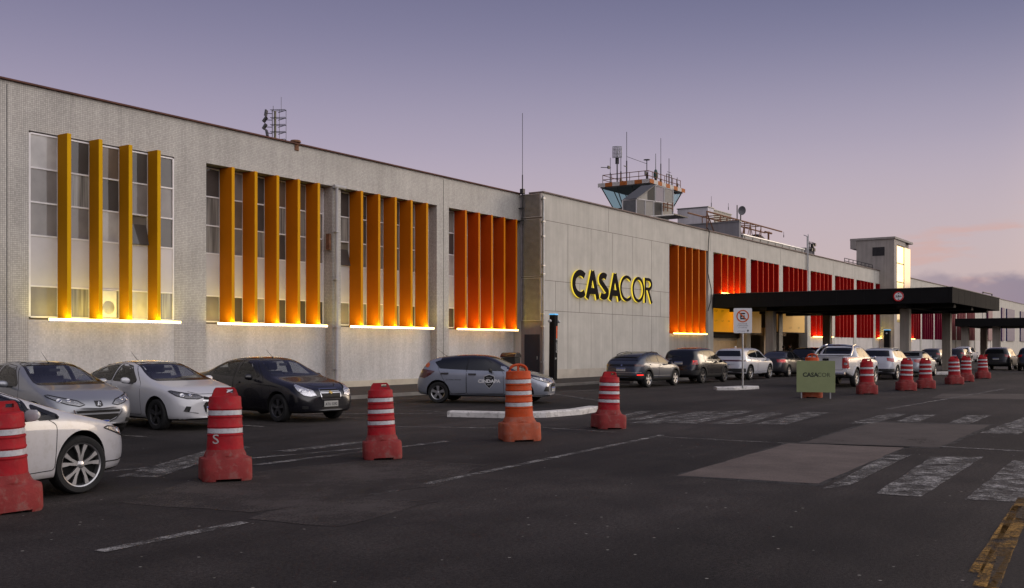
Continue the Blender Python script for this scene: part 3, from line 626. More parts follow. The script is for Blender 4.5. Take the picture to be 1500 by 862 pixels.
# ------------------------------------------------------------------ sign panels in the entrance, brightened by emission in their sheets
YP = mat('amber_sign_sheet', (.55, .22, .008), .6, 0, .5, .2, emit=(1, .40, .008), estr=.34, spec=.1)
YP2 = mat('cream_sign_sheet', (.50, .32, .11), .6, 0, .5, .15, emit=(1, .52, .12), estr=.20, spec=.1)
MARK = mat('sign_print', (.16, .08, .02), .6)
def signboard(x0, x1, y, z0, z1, m, label, marks, o_name='entrance_signboard'):
    t = thing(o_name, label, 'signboard', (x0, y, z0))
    b = MB(); b.box(0, x1-x0, 0, .08, 0, z1-z0); b.build('board', m, t)
    for (cx, cz, tx, sz) in marks:
        vs, fs = text_geo(tx, sz, .002, .004)
        k = MB(); k.add([(v.x+cx, -.006-v.z, v.y+cz) for v in vs], fs); k.build('lettering', MARK, t)
    fr = MB(); fr.box(-.06, x1-x0+.06, -.02, .1, z1-z0+.001, z1-z0+.06); fr.box(-.06, x1-x0+.06, -.02, .1, -.06, -.001); fr.build('frame', SOFF, t)
signboard(62.0, 68.1, HYW+.15, 2.62, 4.4, YP, 'glowing amber sponsor board under the left end of the canopy', [])
signboard(68.6, 71.6, HYW+.35, 2.62, 4.4, mat('dim_amber_sheet', (.35, .20, .05), .5, 0, .5, .2, emit=(1, .5, .1), estr=.12), 'dim brown board behind the concrete canopy pillar', [])
signboard(74.4, 80.6, HYW+.1, 2.75, 4.55, YP2, 'faintly glowing cream entrance board, right of the concrete pillar', [])
# ------------------------------------------------------------------ lettering on the wall
def stroke(mb, pts, w, y0, y1, m=0, closed=False, caps=True):
    pts = [Vector(p) for p in pts]; n = len(pts); Ls = []; Rs = []
    for i, p in enumerate(pts):
        if closed: a = pts[i-1]; b = pts[(i+1) % n]
        else: a = pts[max(0, i-1)]; b = pts[min(n-1, i+1)]
        d1 = (p-a); d2 = (b-p)
        if d1.length < 1e-6: d1 = d2
        if d2.length < 1e-6: d2 = d1
        d = (d1.normalized()+d2.normalized()).normalized(); c = max(.5, d.dot(d1.normalized()))
        nn = Vector((-d.y, d.x))*(w/2/c); Ls.append(p+nn); Rs.append(p-nn)
    vs = []
    for l, r in zip(Ls, Rs): vs += [(l.x, y0, l.y), (r.x, y0, r.y), (r.x, y1, r.y), (l.x, y1, l.y)]
    fs = []; K = n if closed else n-1
    for i in range(K):
        a = i*4; b = ((i+1) % n)*4
        for q in range(4): fs.append((a+q, a+(q+1) % 4, b+(q+1) % 4, b+q))
    if not closed: fs += [(0, 1, 2, 3), ((n-1)*4+3, (n-1)*4+2, (n-1)*4+1, (n-1)*4)]
    mb.add(vs, fs, m)
def arc(cx, cy, rx, ry, a0, a1, n=28): return [(cx+rx*math.cos(R(a0+(a1-a0)*i/n)), cy+ry*math.sin(R(a0+(a1-a0)*i/n))) for i in range(n+1)]
def letter_paths(ch, w, h, s):
    k = s/2
    if ch == 'C': return [(arc(w*.56, h/2, w*.56-k, h/2-k, 48, 312), False)]
    if ch == 'O': return [(arc(w/2, h/2, w/2-k, h/2-k, 0, 360, 40)[:-1], True)]
    if ch == 'A': return [([(k*.9, 0), (w*.5, h)], False), ([(w-k*.9, 0), (w*.5+.001, h)], False), ([(w*.24, h*.28), (w*.76, h*.28)], False)]
    if ch == 'S':
        r1 = h*.25-k*.5
        up = arc(w*.5, h*.735, w*.40-k*.3, h*.265-k, 40, 235, 18); dn = arc(w*.5, h*.265, w*.44-k*.4, h*.265-k, 55, -140, 18)
        return [(up+dn, False)]
    if ch == 'R': return [([(k, 0), (k, h)], False), ([(k, h-k), (w*.5, h-k)]+arc(w*.48, h*.75, w*.40, h*.25-k, 80, -80, 16)+[(k, h*.5+k)], False), ([(w*.42, h*.5+k), (w-k, 0)], False)]
sg = thing('wall_lettering', 'large black CASACOR letters with glowing yellow edges on the pale hall wall', 'sign', (43.95, HYW, 4.12))
sg.scale = (.955, 1, 1)
LB = mat('letter_black', (.012, .010, .010), .85, spec=.05); LY = emis('letter_halo', (1.0, .74, .07), .95)
spec = [('C', 0, 1.48, .31), ('A', 1.42, 1.45, .32), ('S', 2.83, 1.1, .31), ('A', 3.98, 1.42, .32), ('C', 5.30, 1.45, .17), ('O', 6.80, 1.5, .17), ('R', 8.36, 1.02, .17)]
for i, (ch, x, wd, s) in enumerate(spec):
    f = MB(); e = MB(); h = 1.42
    if ch == 'S': hh = h
    for q, (pts, cl) in enumerate(letter_paths(ch, wd, h, s)):
        pts = [(a+x, b) for a, b in pts]
        stroke(f, pts, s, -.135-.004*q, -.118, 0, cl); stroke(e, pts, s*.97, -.117, -.045-.003*q, 0, cl)
    lf = f.build('letter', LB, sg); e.build('glowing_return', LY, lf)
# ------------------------------------------------------------------ canopy over the drop-off
oc = Vector((61.7, 11.64, 0))
cn = thing('entrance_canopy', 'large flat black canopy on concrete pillars reaching over the drop-off road', 'canopy', oc)
b = MB(); X1, X2, Y1, Y2 = 61.7, 77.9, 11.64, 26.0
b.box(X1, X2, Y1, Y1+.2, 4.13, 5.0); b.box(X1, X1+.2, Y1+.2, Y2, 4.13, 5.0); b.box(X2-.2, X2, Y1+.2, Y2, 4.13, 5.0); b.box(X1+.2, X2-.2, Y2-.2, Y2, 4.13, 5.0)
b.build('fascia', BLACKF, cn, oc, bevel=.015, seg=1)
b = MB(); b.box(X1+.2, X2-.2, Y1+.2, Y2-.2, 4.3, 4.7)
for x in (64, 69.5, 75): b.box(x-.3, x+.3, Y1+.3, Y2-.3, 3.93, 4.3)
for y in (14.5, 22.8): b.box(X1+.3, X2-.3, y-.25, y+.25, 3.95, 4.298)
b.build('soffit', SOFF, cn, oc)
b = MB()
for k in range(1, 9): b.box(X1-.006, X1-.001, Y1+k*1.62, Y1+k*1.62+.02, 4.14, 4.99); b.box(X1+k*1.8, X1+k*1.8+.02, Y1-.006, Y1-.001, 4.14, 4.99)
b.build('fascia_seams', SOFF, cn, oc)
b = MB(); b.box(X1-.03, X2+.03, Y1-.03, Y2, 5.002, 5.04); b.build('drip_edge', mat('canopy_flashing', (.05, .05, .052), .6, .3, 2, .4), cn, oc)
for x, y in ((64, 14.7), (75, 14.5), (64, 23.0), (75, 22.7)):
    b = MB(); b.box(x-.27, x+.27, y-.27, y+.27, .0, 3.93); b.build('pillar', CONC, cn, oc, bevel=.02, seg=1)
b = MB(); b.tube([(73, 11.9, 4.98), (73, 11.9, 5.22), (76.5, 11.9, 5.25), (76.5, 11.9, 4.98)], .04, 6); b.tube([(64, 20, 4.98), (64, 20, 5.15), (66.5, 20, 5.15), (67.5, 20, 4.98)], .04, 6); b.build('roof_rail', DARKM, cn, oc)
# height limit disc on the canopy side
yy = rayx(1316.5, 61.7)
ds = thing('height_limit_sign', 'round white height limit disc with red rim on black canopy side', 'traffic sign', (61.66, yy, 4.57))
mx = Matrix.Rotation(R(-90), 4, 'Y')
b = MB(); b.lathe([(.0, .0), (.29, .0), (.29, .02), (0, .02)], 32, 0, mx); b.build('disc', mat('sign_white', (.72, .72, .73), .5), ds)
b = MB(); b.lathe([(.225, .021), (.29, .021), (.29, .028), (.225, .028)], 32, 0, mx, close=True); b.build('rim', mat('sign_red', (.50, .012, .02), .5), ds)
vs, fs = text_geo('3,8m', .17, .002, .004); b = MB(); b.add([(-.032-v.z, -v.x, v.y-.0) for v in vs], fs)
for s in (1, -1): b.prism([(-.05, s*.19), (.05, s*.19), (0, s*.13)], -.034, -.024, 'x')
b.build('lettering', mat('sign_black', (.02, .02, .02), .5), ds)
# second canopy further on
oc2 = Vector((133, 8, 0)); cn2 = thing('entrance_canopy', 'second distant black canopy beyond the first, at the right edge', 'canopy', oc2)
b = MB(); b.box(133, 152, 8, 24.8, 4.05, 5.0); b.build('fascia', BLACKF, cn2, oc2)
for x, y in ((135, 24.0), (135, 20.5), (135, 13.5), (148, 24.0), (148, 12)):
    b = MB(); b.box(x-.4, x+.4, y-.4, y+.4, 0, 4.05); b.build('pillar', CONC, cn2, oc2)
# ------------------------------------------------------------------ stair tower
ot = Vector((103, 24.7, 0)); tw = thing('stair_tower', 'square grey stair tower with a tall strip window given a sunset glow', 'tower', ot)
b = MB(); TX, TY = 103.0, 24.7
gx0, gx1 = 104.1, 107.3
b.box(TX, gx0, TY, 28.3, 0, 12.1); b.box(gx1+.25, 110.2, TY+.3, 28.3, 0, 12.1); b.box(gx0, gx1+.25, TY+.35, 28.3, 0, 12.1); b.box(gx0, gx1+.25, TY, TY+.35, 11.62, 12.1); b.box(gx0, gx1+.25, TY, TY+.35, 0, 4.0)
b.build('wall', wall_mat('tower_render', (.36, .325, .30), .25), tw, ot)
b = MB(); b.box(TX-.12, 110.3, TY-.12, 28.9, 12.1, 12.3); b.box(TX-.1, 110, 28.304, 28.88, 11.3, 12.098); b.build('roof', wall_mat('tower_render_top', (.34, .31, .29), .25), tw, ot)
b = MB(); b.box(TX-.02, TX-.004, 25.6, 26.75, 10.5, 11.35)
b.build('window', DARKM, tw, ot)
GLOWG = mat('mirror_glass_painted_glow', (1.0, .86, .55), .03, 1, .3, .03, emit=(1.0, .72, .28), estr=.35)  # part of the mirrored sunset is put into the glass as emission
pg = MB(); fm = MB(); zs = [4.0, 6.1, 8.0, 9.85, 11.6]
for k in range(4):
    pg.box(gx0+.1, gx1-.05, TY+.1, TY+.14, zs[k]+.05, zs[k+1]-.05)
    fm.box(gx0, gx1+.2, TY+.08, TY+.16, zs[k+1]-.05, zs[k+1]+.0)
fm.box(gx0, gx0+.1, TY+.07, TY+.17, 4, 11.6); fm.box(gx1-.05, gx1+.08, TY+.07, TY+.17, 4, 11.6)
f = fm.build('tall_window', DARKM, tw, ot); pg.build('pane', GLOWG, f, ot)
b = MB(); b.box(gx1+.1, 110.15, TY+.12, TY+.29, 4, 11.6); b.build('side_pane', mat('dull_mirror_glass', (.5, .45, .40), .1, 1, .5, .1), tw, ot)
# ------------------------------------------------------------------ cars
def interp(tab, x):
    if x <= tab[0][0]: return tab[0][1]
    for (a, b), (c, d) in zip(tab, tab[1:]):
        if x <= c: return b+(d-b)*(x-a)/(c-a)
    return tab[-1][1]
def sst(a, b, x):
    t = max(0, min(1, (x-a)/(b-a))); return t*t*(3-2*t)
TYRE = mat('tyre_rubber', (.016, .016, .017), .8, 0, 12, .2, .2, bscale=60)
ALLOY = mat('alloy_wheel', (.42, .42, .44), .3, .9, 5, .12); ALLOYD = mat('dark_alloy', (.10, .10, .11), .35, .8, 5, .15)
WELL = mat('wheel_well_black', (.008, .008, .008), .9); CLAD = mat('black_plastic', (.020, .020, .021), .6, 0, 20, .12)
GLASSB = mat('tinted_car_glass', (.008, .009, .011), .04, 0, 3, .1, spec=.75); GLOSSB = mat('gloss_black_trim', (.010, .010, .011), .15, 0, 3, .1)
WIND = tinted('windscreen_glass', (.72, .76, .78)); SIDEG = tinted('side_window_glass', (.5, .52, .53))
CHROME = mat('chrome', (.62, .62, .64), .12, 1, 8, .06)
LAMPG = mat('headlamp_lens', (.24, .245, .26), .10, .6, 30, .5, .6, coat=1, bscale=45); LAMPD = mat('dark_headlamp_lens', (.09, .09, .10), .12, .5, 30, .7, .6, coat=1, bscale=45)
TAILR = mat('tail_lamp_red', (.30, .008, .010), .15, 0, 30, .3, .3, coat=1, bscale=60); TAILD = mat('tail_lamp_dark_red', (.06, .006, .008), .15, 0, 30, .3, coat=1)
TAILON = mat('glowing_tail_red', (.5, .01, .01), .3, 0, 8, .2, emit=(1, .03, .02), estr=1.6)
PLATE = mat('number_plate', (.45, .45, .44), .5, 0, 9, .1); PLATEG = mat('grey_number_plate', (.30, .30, .29), .5); PRINT = mat('plate_print', (.02, .02, .025), .6); PLATEB = mat('plate_blue_band', (.02, .05, .28), .5)
SEATM = mat('seat_fabric', (.03, .03, .032), .9); MESHG = mat('grille_black', (.006, .006, .007), .5, 0, 60, .3, .6, bscale=90)
AMBER = mat('amber_reflector', (.45, .14, .02), .3)
class Car:
    def __init__(s, sp, name, label, cat='car', loc=(0, 0), heading=0, paint=None, roofpaint=None, group=None, hollow=False):
        s.sp = sp; s.L = sp['L']; s.W = sp['W']; s.H = sp['H']; s.fo = sp['fo']; s.wb = sp['wb']; s.wr = sp.get('wr', .315)
        s.xf = s.fo+s.wb/2; s.paint = paint
        s.T = thing(name, label, cat, (loc[0], loc[1], 0), heading, group)
        s.hollow = hollow; s.roofpaint = roofpaint; s.holes = []
        s.loft()
    def X(s, d): return s.xf-d
    def section(s, d):
        sp = s.sp; w = interp(sp['plan'], d)*s.W/2; zb = interp(sp['bottom'], d); b = interp(sp['belt'], d); t = interp(sp['top'], d)
        b = min(b, t-.035); g = t-b; k = sst(.09, .42, g)
        ey = (w*.84)*(1-k)+sp['roofw']*s.W/2*k; ez = t-(.022*(1-k)+.055*k)
        ey = min(ey, w*.97)
        my = (w*.955+ey)/2+.018*k; mz = b+(ez-b)*.52
        return [(0, zb), (w*.75, zb), (w*.92, zb+.015), (w*.975, zb+.11), (w*.995, zb+(b-zb)*.45), (w, zb+(b-zb)*.68), (w*.995, b-.07), (w*.962, b), (my, mz), (ey, ez), (ey*.62, t-.012), (0, t)]
    def loft(s):
        sp = s.sp; ds = sp['st']; bm = bmesh.new(); rows = []
        nose = sp.get('nose', .07); bow = sp.get('bow', .10); tail = sp.get('tail', .05)
        for d in ds:
            sec = s.section(d); row = []; w = max(p[0] for p in sec)
            for y, z in sec:
                x = s.X(d)
                ff = max(0, 1-d/.5); rr = max(0, 1-(s.L-d)/.4)
                zz = (z-.48)/.3; 
                x -= ff*(nose*min(1.4, zz*zz)*(1 if z > .48 else .5)+bow*(y/(s.W/2))**2)
                x += rr*(tail*min(1.4, zz*zz)*(1 if z > .48 else .6)+.07*(y/(s.W/2))**2)
                row.append((x, y, z))
            rows.append(row)
        n = len(rows[0]); V = []
        for row in rows:
            vr = [bm.verts.new(p) for p in row]; vl = [vr[0]]+[bm.verts.new((p[0], -p[1], p[2])) for p in row[1:-1]]+[vr[-1]]
            V.append((vr, vl))
        for i in range(len(rows)-1):
            for side in (0, 1):
                a, b = V[i][side], V[i+1][side]
                for j in range(n-1):
                    bm.faces.new((a[j], a[j+1], b[j+1], b[j]) if side == 0 else (a[j], b[j], b[j+1], a[j+1]))
        for vr, vl in (V[0], V[-1]):
            for j in range(n-1):
                q = [vr[j], vr[j+1], vl[j+1], vl[j]]; u = []
                for v in q:
                    if v not in u: u.append(v)
                bm.faces.new(u)
        bmesh.ops.recalc_face_normals(bm, faces=bm.faces)
        me = bpy.data.meshes.new('t'); bm.to_mesh(me); bm.free()
        o = bpy.data.objects.new('t', me); COL.objects.link(o)
        sb = o.modifiers.new('s', 'SUBSURF'); sb.levels = 2; sb.subdivision_type = 'CATMULL_CLARK'
        dg = bpy.context.evaluated_depsgraph_get(); dg.update(); m2 = bpy.data.meshes.new_from_object(o.evaluated_get(dg))
        b2 = bmesh.new(); b2.from_mesh(m2); s.bvh = BVHTree.FromBMesh(b2); b2.free()
        # wheel arches cut out
        o.modifiers.clear(); o.data = m2; cut = []
        for xc in (s.wb/2, -s.wb/2):
            for sd in (1, -1):
                c = MB(); R_ = s.wr+s.sp.get('gap', .055)
                c.lathe([(0, -.28), (R_, -.28), (R_, .3), (0, .3)], 40, 0, Matrix.Translation((xc, sd*(s.W/2-.02), s.wr+.01)) @ Matrix.Rotation(R(90), 4, 'X'), smooth=False)
                co_ = c.build('cut', WELL); cut.append(co_); bo = o.modifiers.new('b', 'BOOLEAN'); bo.object = co_; bo.operation = 'DIFFERENCE'; bo.solver = 'EXACT'
        dg = bpy.context.evaluated_depsgraph_get(); dg.update(); m3 = bpy.data.meshes.new_from_object(o.evaluated_get(dg)); m3.name = 'body'
        for c in cut: bpy.data.objects.remove(c)
        bpy.data.objects.remove(o)
        m3.materials.clear(); 
        for m in (s.paint, WELL, s.roofpaint or s.paint): m3.materials.append(m)
        for p in m3.polygons:
            p.use_smooth = True; p.material_index = 0; c = p.center
            for xc in (s.wb/2, -s.wb/2):
                r = math.hypot(c.x-xc, c.z-s.wr-.01)
                if r < s.wr+s.sp.get('gap', .055)+.004 and abs(c.y) < s.W/2-.004 and (abs(p.normal.y) < .2 or abs(c.y) < s.W/2-.2): p.material_index = 1; p.use_smooth = False
            if c.z < s.sp.get('sill', .24) : p.material_index = 1
        s.body = bpy.data.objects.new('body', m3); COL.objects.link(s.body); s.body.parent = s.T
    # --- draping
    def cast(s, fr, a, b):
        if fr == 'R': o, d = Vector((a, -3, b)), Vector((0, 1, 0))
        elif fr == 'L': o, d = Vector((a, 3, b)), Vector((0, -1, 0))
        elif fr == 'F': o, d = Vector((6, a, b)), Vector((-1, 0, 0))
        elif fr == 'B': o, d = Vector((-6, a, b)), Vector((1, 0, 0))
        elif fr == 'T': o, d = Vector((a, b, 4)), Vector((0, 0, -1))
        elif fr == 'WF': # wrap round the front: a = degrees, + towards the left of the car
            c = Vector((s.xf-1.0, 0, b)); d0 = Vector((math.cos(R(a)), math.sin(R(a)), 0)); o, d = c+d0*5, -d0
        elif fr == 'WB':
            c = Vector((s.xf-s.L+1.0, 0, b)); d0 = Vector((-math.cos(R(a)), math.sin(R(a)), 0)); o, d = c+d0*5, -d0
        h = s.bvh.ray_cast(o, d)
        if h[0] is None:
            h = s.bvh.find_nearest(o+d*(o.length-.5))
            return h[0], h[1]
        n = h[1]
        if n.dot(d) > 0: n = -n
        return h[0], n
    def drape(s, name, poly, fr, m, off=.004, grid=.04, parent=None, thick=.008, ga=None):
        bm = bmesh.new(); vs = [bm.verts.new((p[0], p[1], 0)) for p in poly]; bm.faces.new(vs)
        for ax in (0, 1):
            g = (ga or (1.6 if fr in ('WF', 'WB') and ax == 0 else grid)) if ax == 0 else grid
            lo = min(p[ax] for p in poly); hi = max(p[ax] for p in poly); k = math.floor(lo/g)+1
            while k*g < hi:
                co_ = [0, 0, 0]; co_[ax] = k*g; no = [0, 0, 0]; no[ax] = 1
                bmesh.ops.bisect_plane(bm, geom=bm.verts[:]+bm.edges[:]+bm.faces[:], plane_co=co_, plane_no=no, dist=1e-5); k += 1
        return s._finish(bm, name, fr, m, off, parent, thick)
    def _finish(s, bm, name, fr, m, off, parent, thick):
        bmesh.ops.remove_doubles(bm, verts=bm.verts, dist=1e-5)
        info = {}
        for v in bm.verts:
            p, n = s.cast(fr, v.co.x, v.co.y); info[v] = (p, n)
        bnd = [e for e in bm.edges if len(e.link_faces) == 1]
        low = {}
        for v, (p, n) in info.items(): v.co = p+n*off
        for e in bnd:
            for v in e.verts:
                if v not in low: p, n = info[v]; low[v] = bm.verts.new(p+n*(off-thick))
        for e in bnd:
            a, b = e.verts; e.smooth = False
            f = bm.faces.new((a, b, low[b], low[a]))
        for f in bm.faces: f.smooth = True
        bmesh.ops.recalc_face_normals(bm, faces=bm.faces)
        me = bpy.data.meshes.new(name); bm.to_mesh(me); bm.free(); me.materials.append(m)
        o = bpy.data.objects.new(name, me); COL.objects.link(o); o.parent = parent or s.T; return o
    def ribbon(s, name, pts, w, fr, m, off=.003, closed=False, parent=None, step=.04, thick=.006, wa=None):
        P = []; n = len(pts)
        for i in range(n if closed else n-1):
            a = Vector(pts[i]); b = Vector(pts[(i+1) % n]); sc = (b-a); ln = math.hypot(sc.x/(40 if fr in ('WF', 'WB') else 1), sc.y); k = max(1, int(ln/step))
            for j in range(k): P.append(a.lerp(b, j/k))
        if not closed: P.append(Vector(pts[-1]))
        bm = bmesh.new(); n = len(P); rows = []; A = 57.3/(s.W*.5+.1) if fr in ('WF', 'WB') else 1
        for i, p in enumerate(P):
            a = P[i-1] if (i or closed) else p; b = P[(i+1) % n] if (i < n-1 or closed) else p
            d = Vector(((b-a).x/A, (b-a).y)); d = d.normalized() if d.length > 1e-9 else Vector((1, 0)); nn = Vector((-d.y*A, d.x))*w/2
            rows.append((bm.verts.new((p.x+nn.x, p.y+nn.y, 0)), bm.verts.new((p.x-nn.x, p.y-nn.y, 0))))
        for i in range(n if closed else n-1):
            a = rows[i]; b = rows[(i+1) % n]; bm.faces.new((a[0], a[1], b[1], b[0]))
        # no doubles merge here: keep the band intact
        return s._finish2(bm, name, fr, m, off, parent, thick)
    def _finish2(s, bm, name, fr, m, off, parent, thick):
        return s._finish(bm, name, fr, m, off, parent, thick)
    def text(s, name, txt, size, fr, cx, cz, m, off=.008, sx=1, parent=None, flip=1, bold=0):
        vs, fs = marks_geo(txt, size) if isinstance(txt, int) else text_geo(txt, size, 0, bold); me = bpy.data.meshes.new(name); V = []
        for v in vs:
            p, n = s.cast(fr, cx+flip*v.x*sx, cz+v.y); V.append(p+n*off)
        me.from_pydata(V, [], fs); me.materials.append(m); o = bpy.data.objects.new(name, me); COL.objects.link(o); o.parent = parent or s.T; return o
    def cut_windows(s):
        """open the shell behind each pane"""
        if not s.holes: return
        me = s.body.data; bm = bmesh.new(); bm.from_mesh(me); kill = []
        def inside(poly, x, y):
            r = False; j = len(poly)-1
            for i in range(len(poly)):
                xi, yi = poly[i]; xj, yj = poly[j]
                if (yi > y) != (yj > y) and x < (xj-xi)*(y-yi)/(yj-yi)+xi: r = not r
                j = i
            return r
        for f in bm.faces:
            c = f.calc_center_median(); n = f.normal
            for fr, poly in s.holes:
                ok = (fr == 'R' and c.y < -.3 and n.y < -.3) or (fr == 'L' and c.y > .3 and n.y > .3) or (fr == 'F' and n.x > .2 and c.z > .8) or (fr == 'B' and n.x < -.15 and c.z > .8)
                a = c.x if fr in 'RL' else c.y
                if ok and inside(poly, a, c.z): kill.append(f); break
        bmesh.ops.delete(bm, geom=kill, context='FACES'); bm.to_mesh(me); bm.free()
    def shrink(s, poly, k):
        cx = sum(p[0] for p in poly)/len(poly); cy = sum(p[1] for p in poly)/len(poly); out = []
        for p in poly:
            v = Vector((p[0]-cx, p[1]-cy)); l = v.length; out.append((cx+v.x*(1-k/l), cy+v.y*(1-k/l)) if l > 1e-6 else p)
        return out
    def wheel(s, x, side, style, m=None, steer=0, full=True):
        r = s.wr; y = side*(s.W/2-.03); rim = r*s.sp.get('rimr', .66)
        mx = Matrix.Translation((x, y, r)) @ Matrix.Rotation(steer, 4, 'Z') @ Matrix.Rotation(R(90)*(-side), 4, 'X')   # local +z = outwards
        w = MB(); w.lathe([(.0, -.12), (rim*.96, -.12), (rim*.96, -.06), (0, -.06)], 28, 0, mx)
        hub = w.build('wheel', WELL, s.T)
        t = MB(); t.lathe([(rim, -.19), (r*.93, -.195), (r*.985, -.17), (r, -.12), (r, -.06), (r*.985, -.01), (r*.93, .012), (rim*1.08, .012), (rim, .0), (rim, -.19)], 40, 0, mx); t.build('tyre', TYRE, hub)
        m = m or ALLOY; q = MB()
        q.lathe([(rim*.90, -.05), (rim*.95, .0), (rim*1.005, .008), (rim*1.005, -.004), (rim*.96, -.03), (rim*.93, -.07)], 40, 0, mx, close=True)
        q.lathe([(0, .0), (rim*.14, -.002), (rim*.2, -.01), (rim*.22, -.05)], 20, 0, mx)
        n, wd, tw = style
        for k in range(n):
            a0 = 2*math.pi*k/n+.3
            for off_ in ([0] if tw == 0 else [-tw, tw]):
                vs = []
                for (rr, hw, z) in ((rim*.12, wd*.6, -.006), (rim*.55, wd*.62, -.004), (rim*.93, wd*1.0, -.002)):
                    a = a0+off_*(.35+.65*rr/rim)
                    for sg_ in (-1, 1):
                        for dz in (0, -.03):
                            ux, uy = math.cos(a), math.sin(a); vs.append(mx @ Vector((ux*rr-uy*hw*sg_, uy*rr+ux*hw*sg_, z+dz)))
                fs = []
                for i in (0, 4): fs += [(i, i+2, i+6, i+4), (i+1, i+5, i+7, i+3), (i, i+4, i+5, i+1), (i+2, i+3, i+7, i+6)]
                q.add(vs, fs)
        q.build('rim', m, hub)
        return hub
    def wheels(s, style, m=None, steer=0):
        for x in (s.wb/2, -s.wb/2):
            for sd in (1, -1): s.wheel(x, sd, style, m, steer if x > 0 else 0)
    def side_glass(s, fr, wins, dark=True, ring=True, pillar=True, trim=None):
        """wins: list of polygons in (d, z) from the front bumper"""
        for poly in wins:
            P = rpoly([(s.X(d), z) for d, z in poly], .035)
            if s.hollow:
                s.holes.append((fr, s.shrink(P, .03)))
                s.ribbon('window_frame', s.shrink(P, .012), .055, fr, GLOSSB, .003, True, step=.05, thick=.012)
                s.drape('side_window', s.shrink(P, .012), fr, SIDEG, .001, .06, thick=.001)
            else: s.drape('side_window', P, fr, GLASSB, .004, .05)
    def windscreen(s, poly, fr='F'):
        P = rpoly(poly, .05)
        if s.hollow:
            s.holes.append((fr, s.shrink(P, .03)))
            s.ribbon('windscreen_surround' if fr == 'F' else 'rear_window_surround', s.shrink(P, .01), .04, fr, GLOSSB, .003, True, step=.05, thick=.02)
            s.drape('windscreen' if fr == 'F' else 'rear_window', s.shrink(P, .01), fr, WIND, .001, .05, thick=.001)
        else: s.drape('windscreen' if fr == 'F' else 'rear_window', P, fr, GLASSB, .004, .05)
    def door(s, poly, fr, handle=None, hm=None):
        P = rpoly([(s.X(d), z) for d, z in poly], .05)
        s.ribbon('door_gap', P, .010, fr, WELL, .0008, True, step=.05, thick=.004)
        if handle:
            hd, hz = handle
            h = s.drape('handle', rpoly([(s.X(hd)+.085, hz-.018), (s.X(hd)+.09, hz+.014), (s.X(hd)-.085, hz+.024), (s.X(hd)-.09, hz-.012)], .012), fr, hm or s.paint, .028, .04, thick=.03)
    def mirror(s, d, z, m, both=True):
        for sd in ((1, -1) if both else (-1,)):
            x = s.X(d); y = sd*(interp(s.sp['plan'], d)*s.W/2)
            b = MB(); pts = []
            # housing: a rounded wedge
            prof = [(.0, .0), (.055, .01), (.085, .04), (.095, .09), (.085, .15), (.05, .19), (0, .2)]
            vs = []; fs = []; n = 10
            for (r_, yy) in prof:
                for k in range(n):
                    a = 2*math.pi*k/n; cx = math.cos(a)*.055*(r_/.095)*(1.25 if math.cos(a) > 0 else .35); cz = math.sin(a)*.068*(r_/.095)
                    vs.append((x+cx-.01, y+sd*(.03+yy), z+.05+cz+yy*.08))
            for j in range(len(prof)-1):
                for k in range(n): fs.append((j*n+k, j*n+(k+1) % n, (j+1)*n+(k+1) % n, (j+1)*n+k))
            b.add(vs, fs, 0, True); o = b.build('mirror', m, s.T)
            a = MB(); a.box(x-.03, x+.03, min(y-sd*.08, y+sd*.06), max(y-sd*.08, y+sd*.06), z-.012, z+.02); a.build('mirror_arm', CLAD, o)
    def arch_trim(s, m, w=.055, off=.01, fr=('R', 'L')):
        for f in fr:
            for xc in (s.wb/2, -s.wb/2):
                R_ = s.wr+s.sp.get('gap', .055)+w/2
                pts = [(xc+R_*math.cos(R(a)), s.wr+.01+R_*math.sin(R(a))) for a in range(-14, 195, 8)]
                s.ribbon('wheel_arch_trim', pts, w, f, m, off, step=.2, thick=.02)
    def sill_trim(s, m, z0=.26, z1=.36):
        for f in ('R', 'L'):
            a = s.wb/2-s.wr-.08; s.drape('sill_trim', [(-a, z0), (a, z0), (a, z1), (-a, z1)], f, m, .008, .06)
    def plate(s, fr, z, txt, tone=None, w=.40, h=.13, y=0, grey=False):
        sd = 1 if fr == 'F' else -1
        best = max(abs(s.cast(fr, y+yy, z+zz)[0].x) for yy in (-w/2, 0, w/2) for zz in (-h/2, h/2)); x = sd*(best+.004)
        b = MB(); b.box(min(x, x+sd*.012), max(x, x+sd*.012), y-w/2, y+w/2, z-h/2, z+h/2)
        o = b.build('number_plate', PLATEG if grey else PLATE, s.T, bevel=.003, seg=1)
        vs, fs = text_geo(txt, h*.75, 0, .002, 1.0) if grey else marks_geo(7, h*.62); t = MB(); t.add([(x+sd*.015, y+sd*v.x*.82, z-h*.08+v.y*.9) for v in vs], fs); t.build('lettering', PRINT, o)
        if not grey:
            t = MB(); t.box(min(x+sd*.0125, x+sd*.0135), max(x+sd*.0125, x+sd*.0135), y-w/2+.004, y+w/2-.004, z+h/2-.034, z+h/2-.004); t.build('blue_band', PLATEB, o)
    def antenna(s, d, y=0, ln=.42):
        p = s.cast('T', s.X(d), y)[0]; b = MB(); b.tube([p, p+Vector((-ln*.75, 0, ln*.55))], .006, 6, r1=.0025); b.lathe([(.022, -.01), (.016, .02), (0, .028)], 10, 0, Matrix.Translation(p)); b.build('antenna', CLAD, s.T)
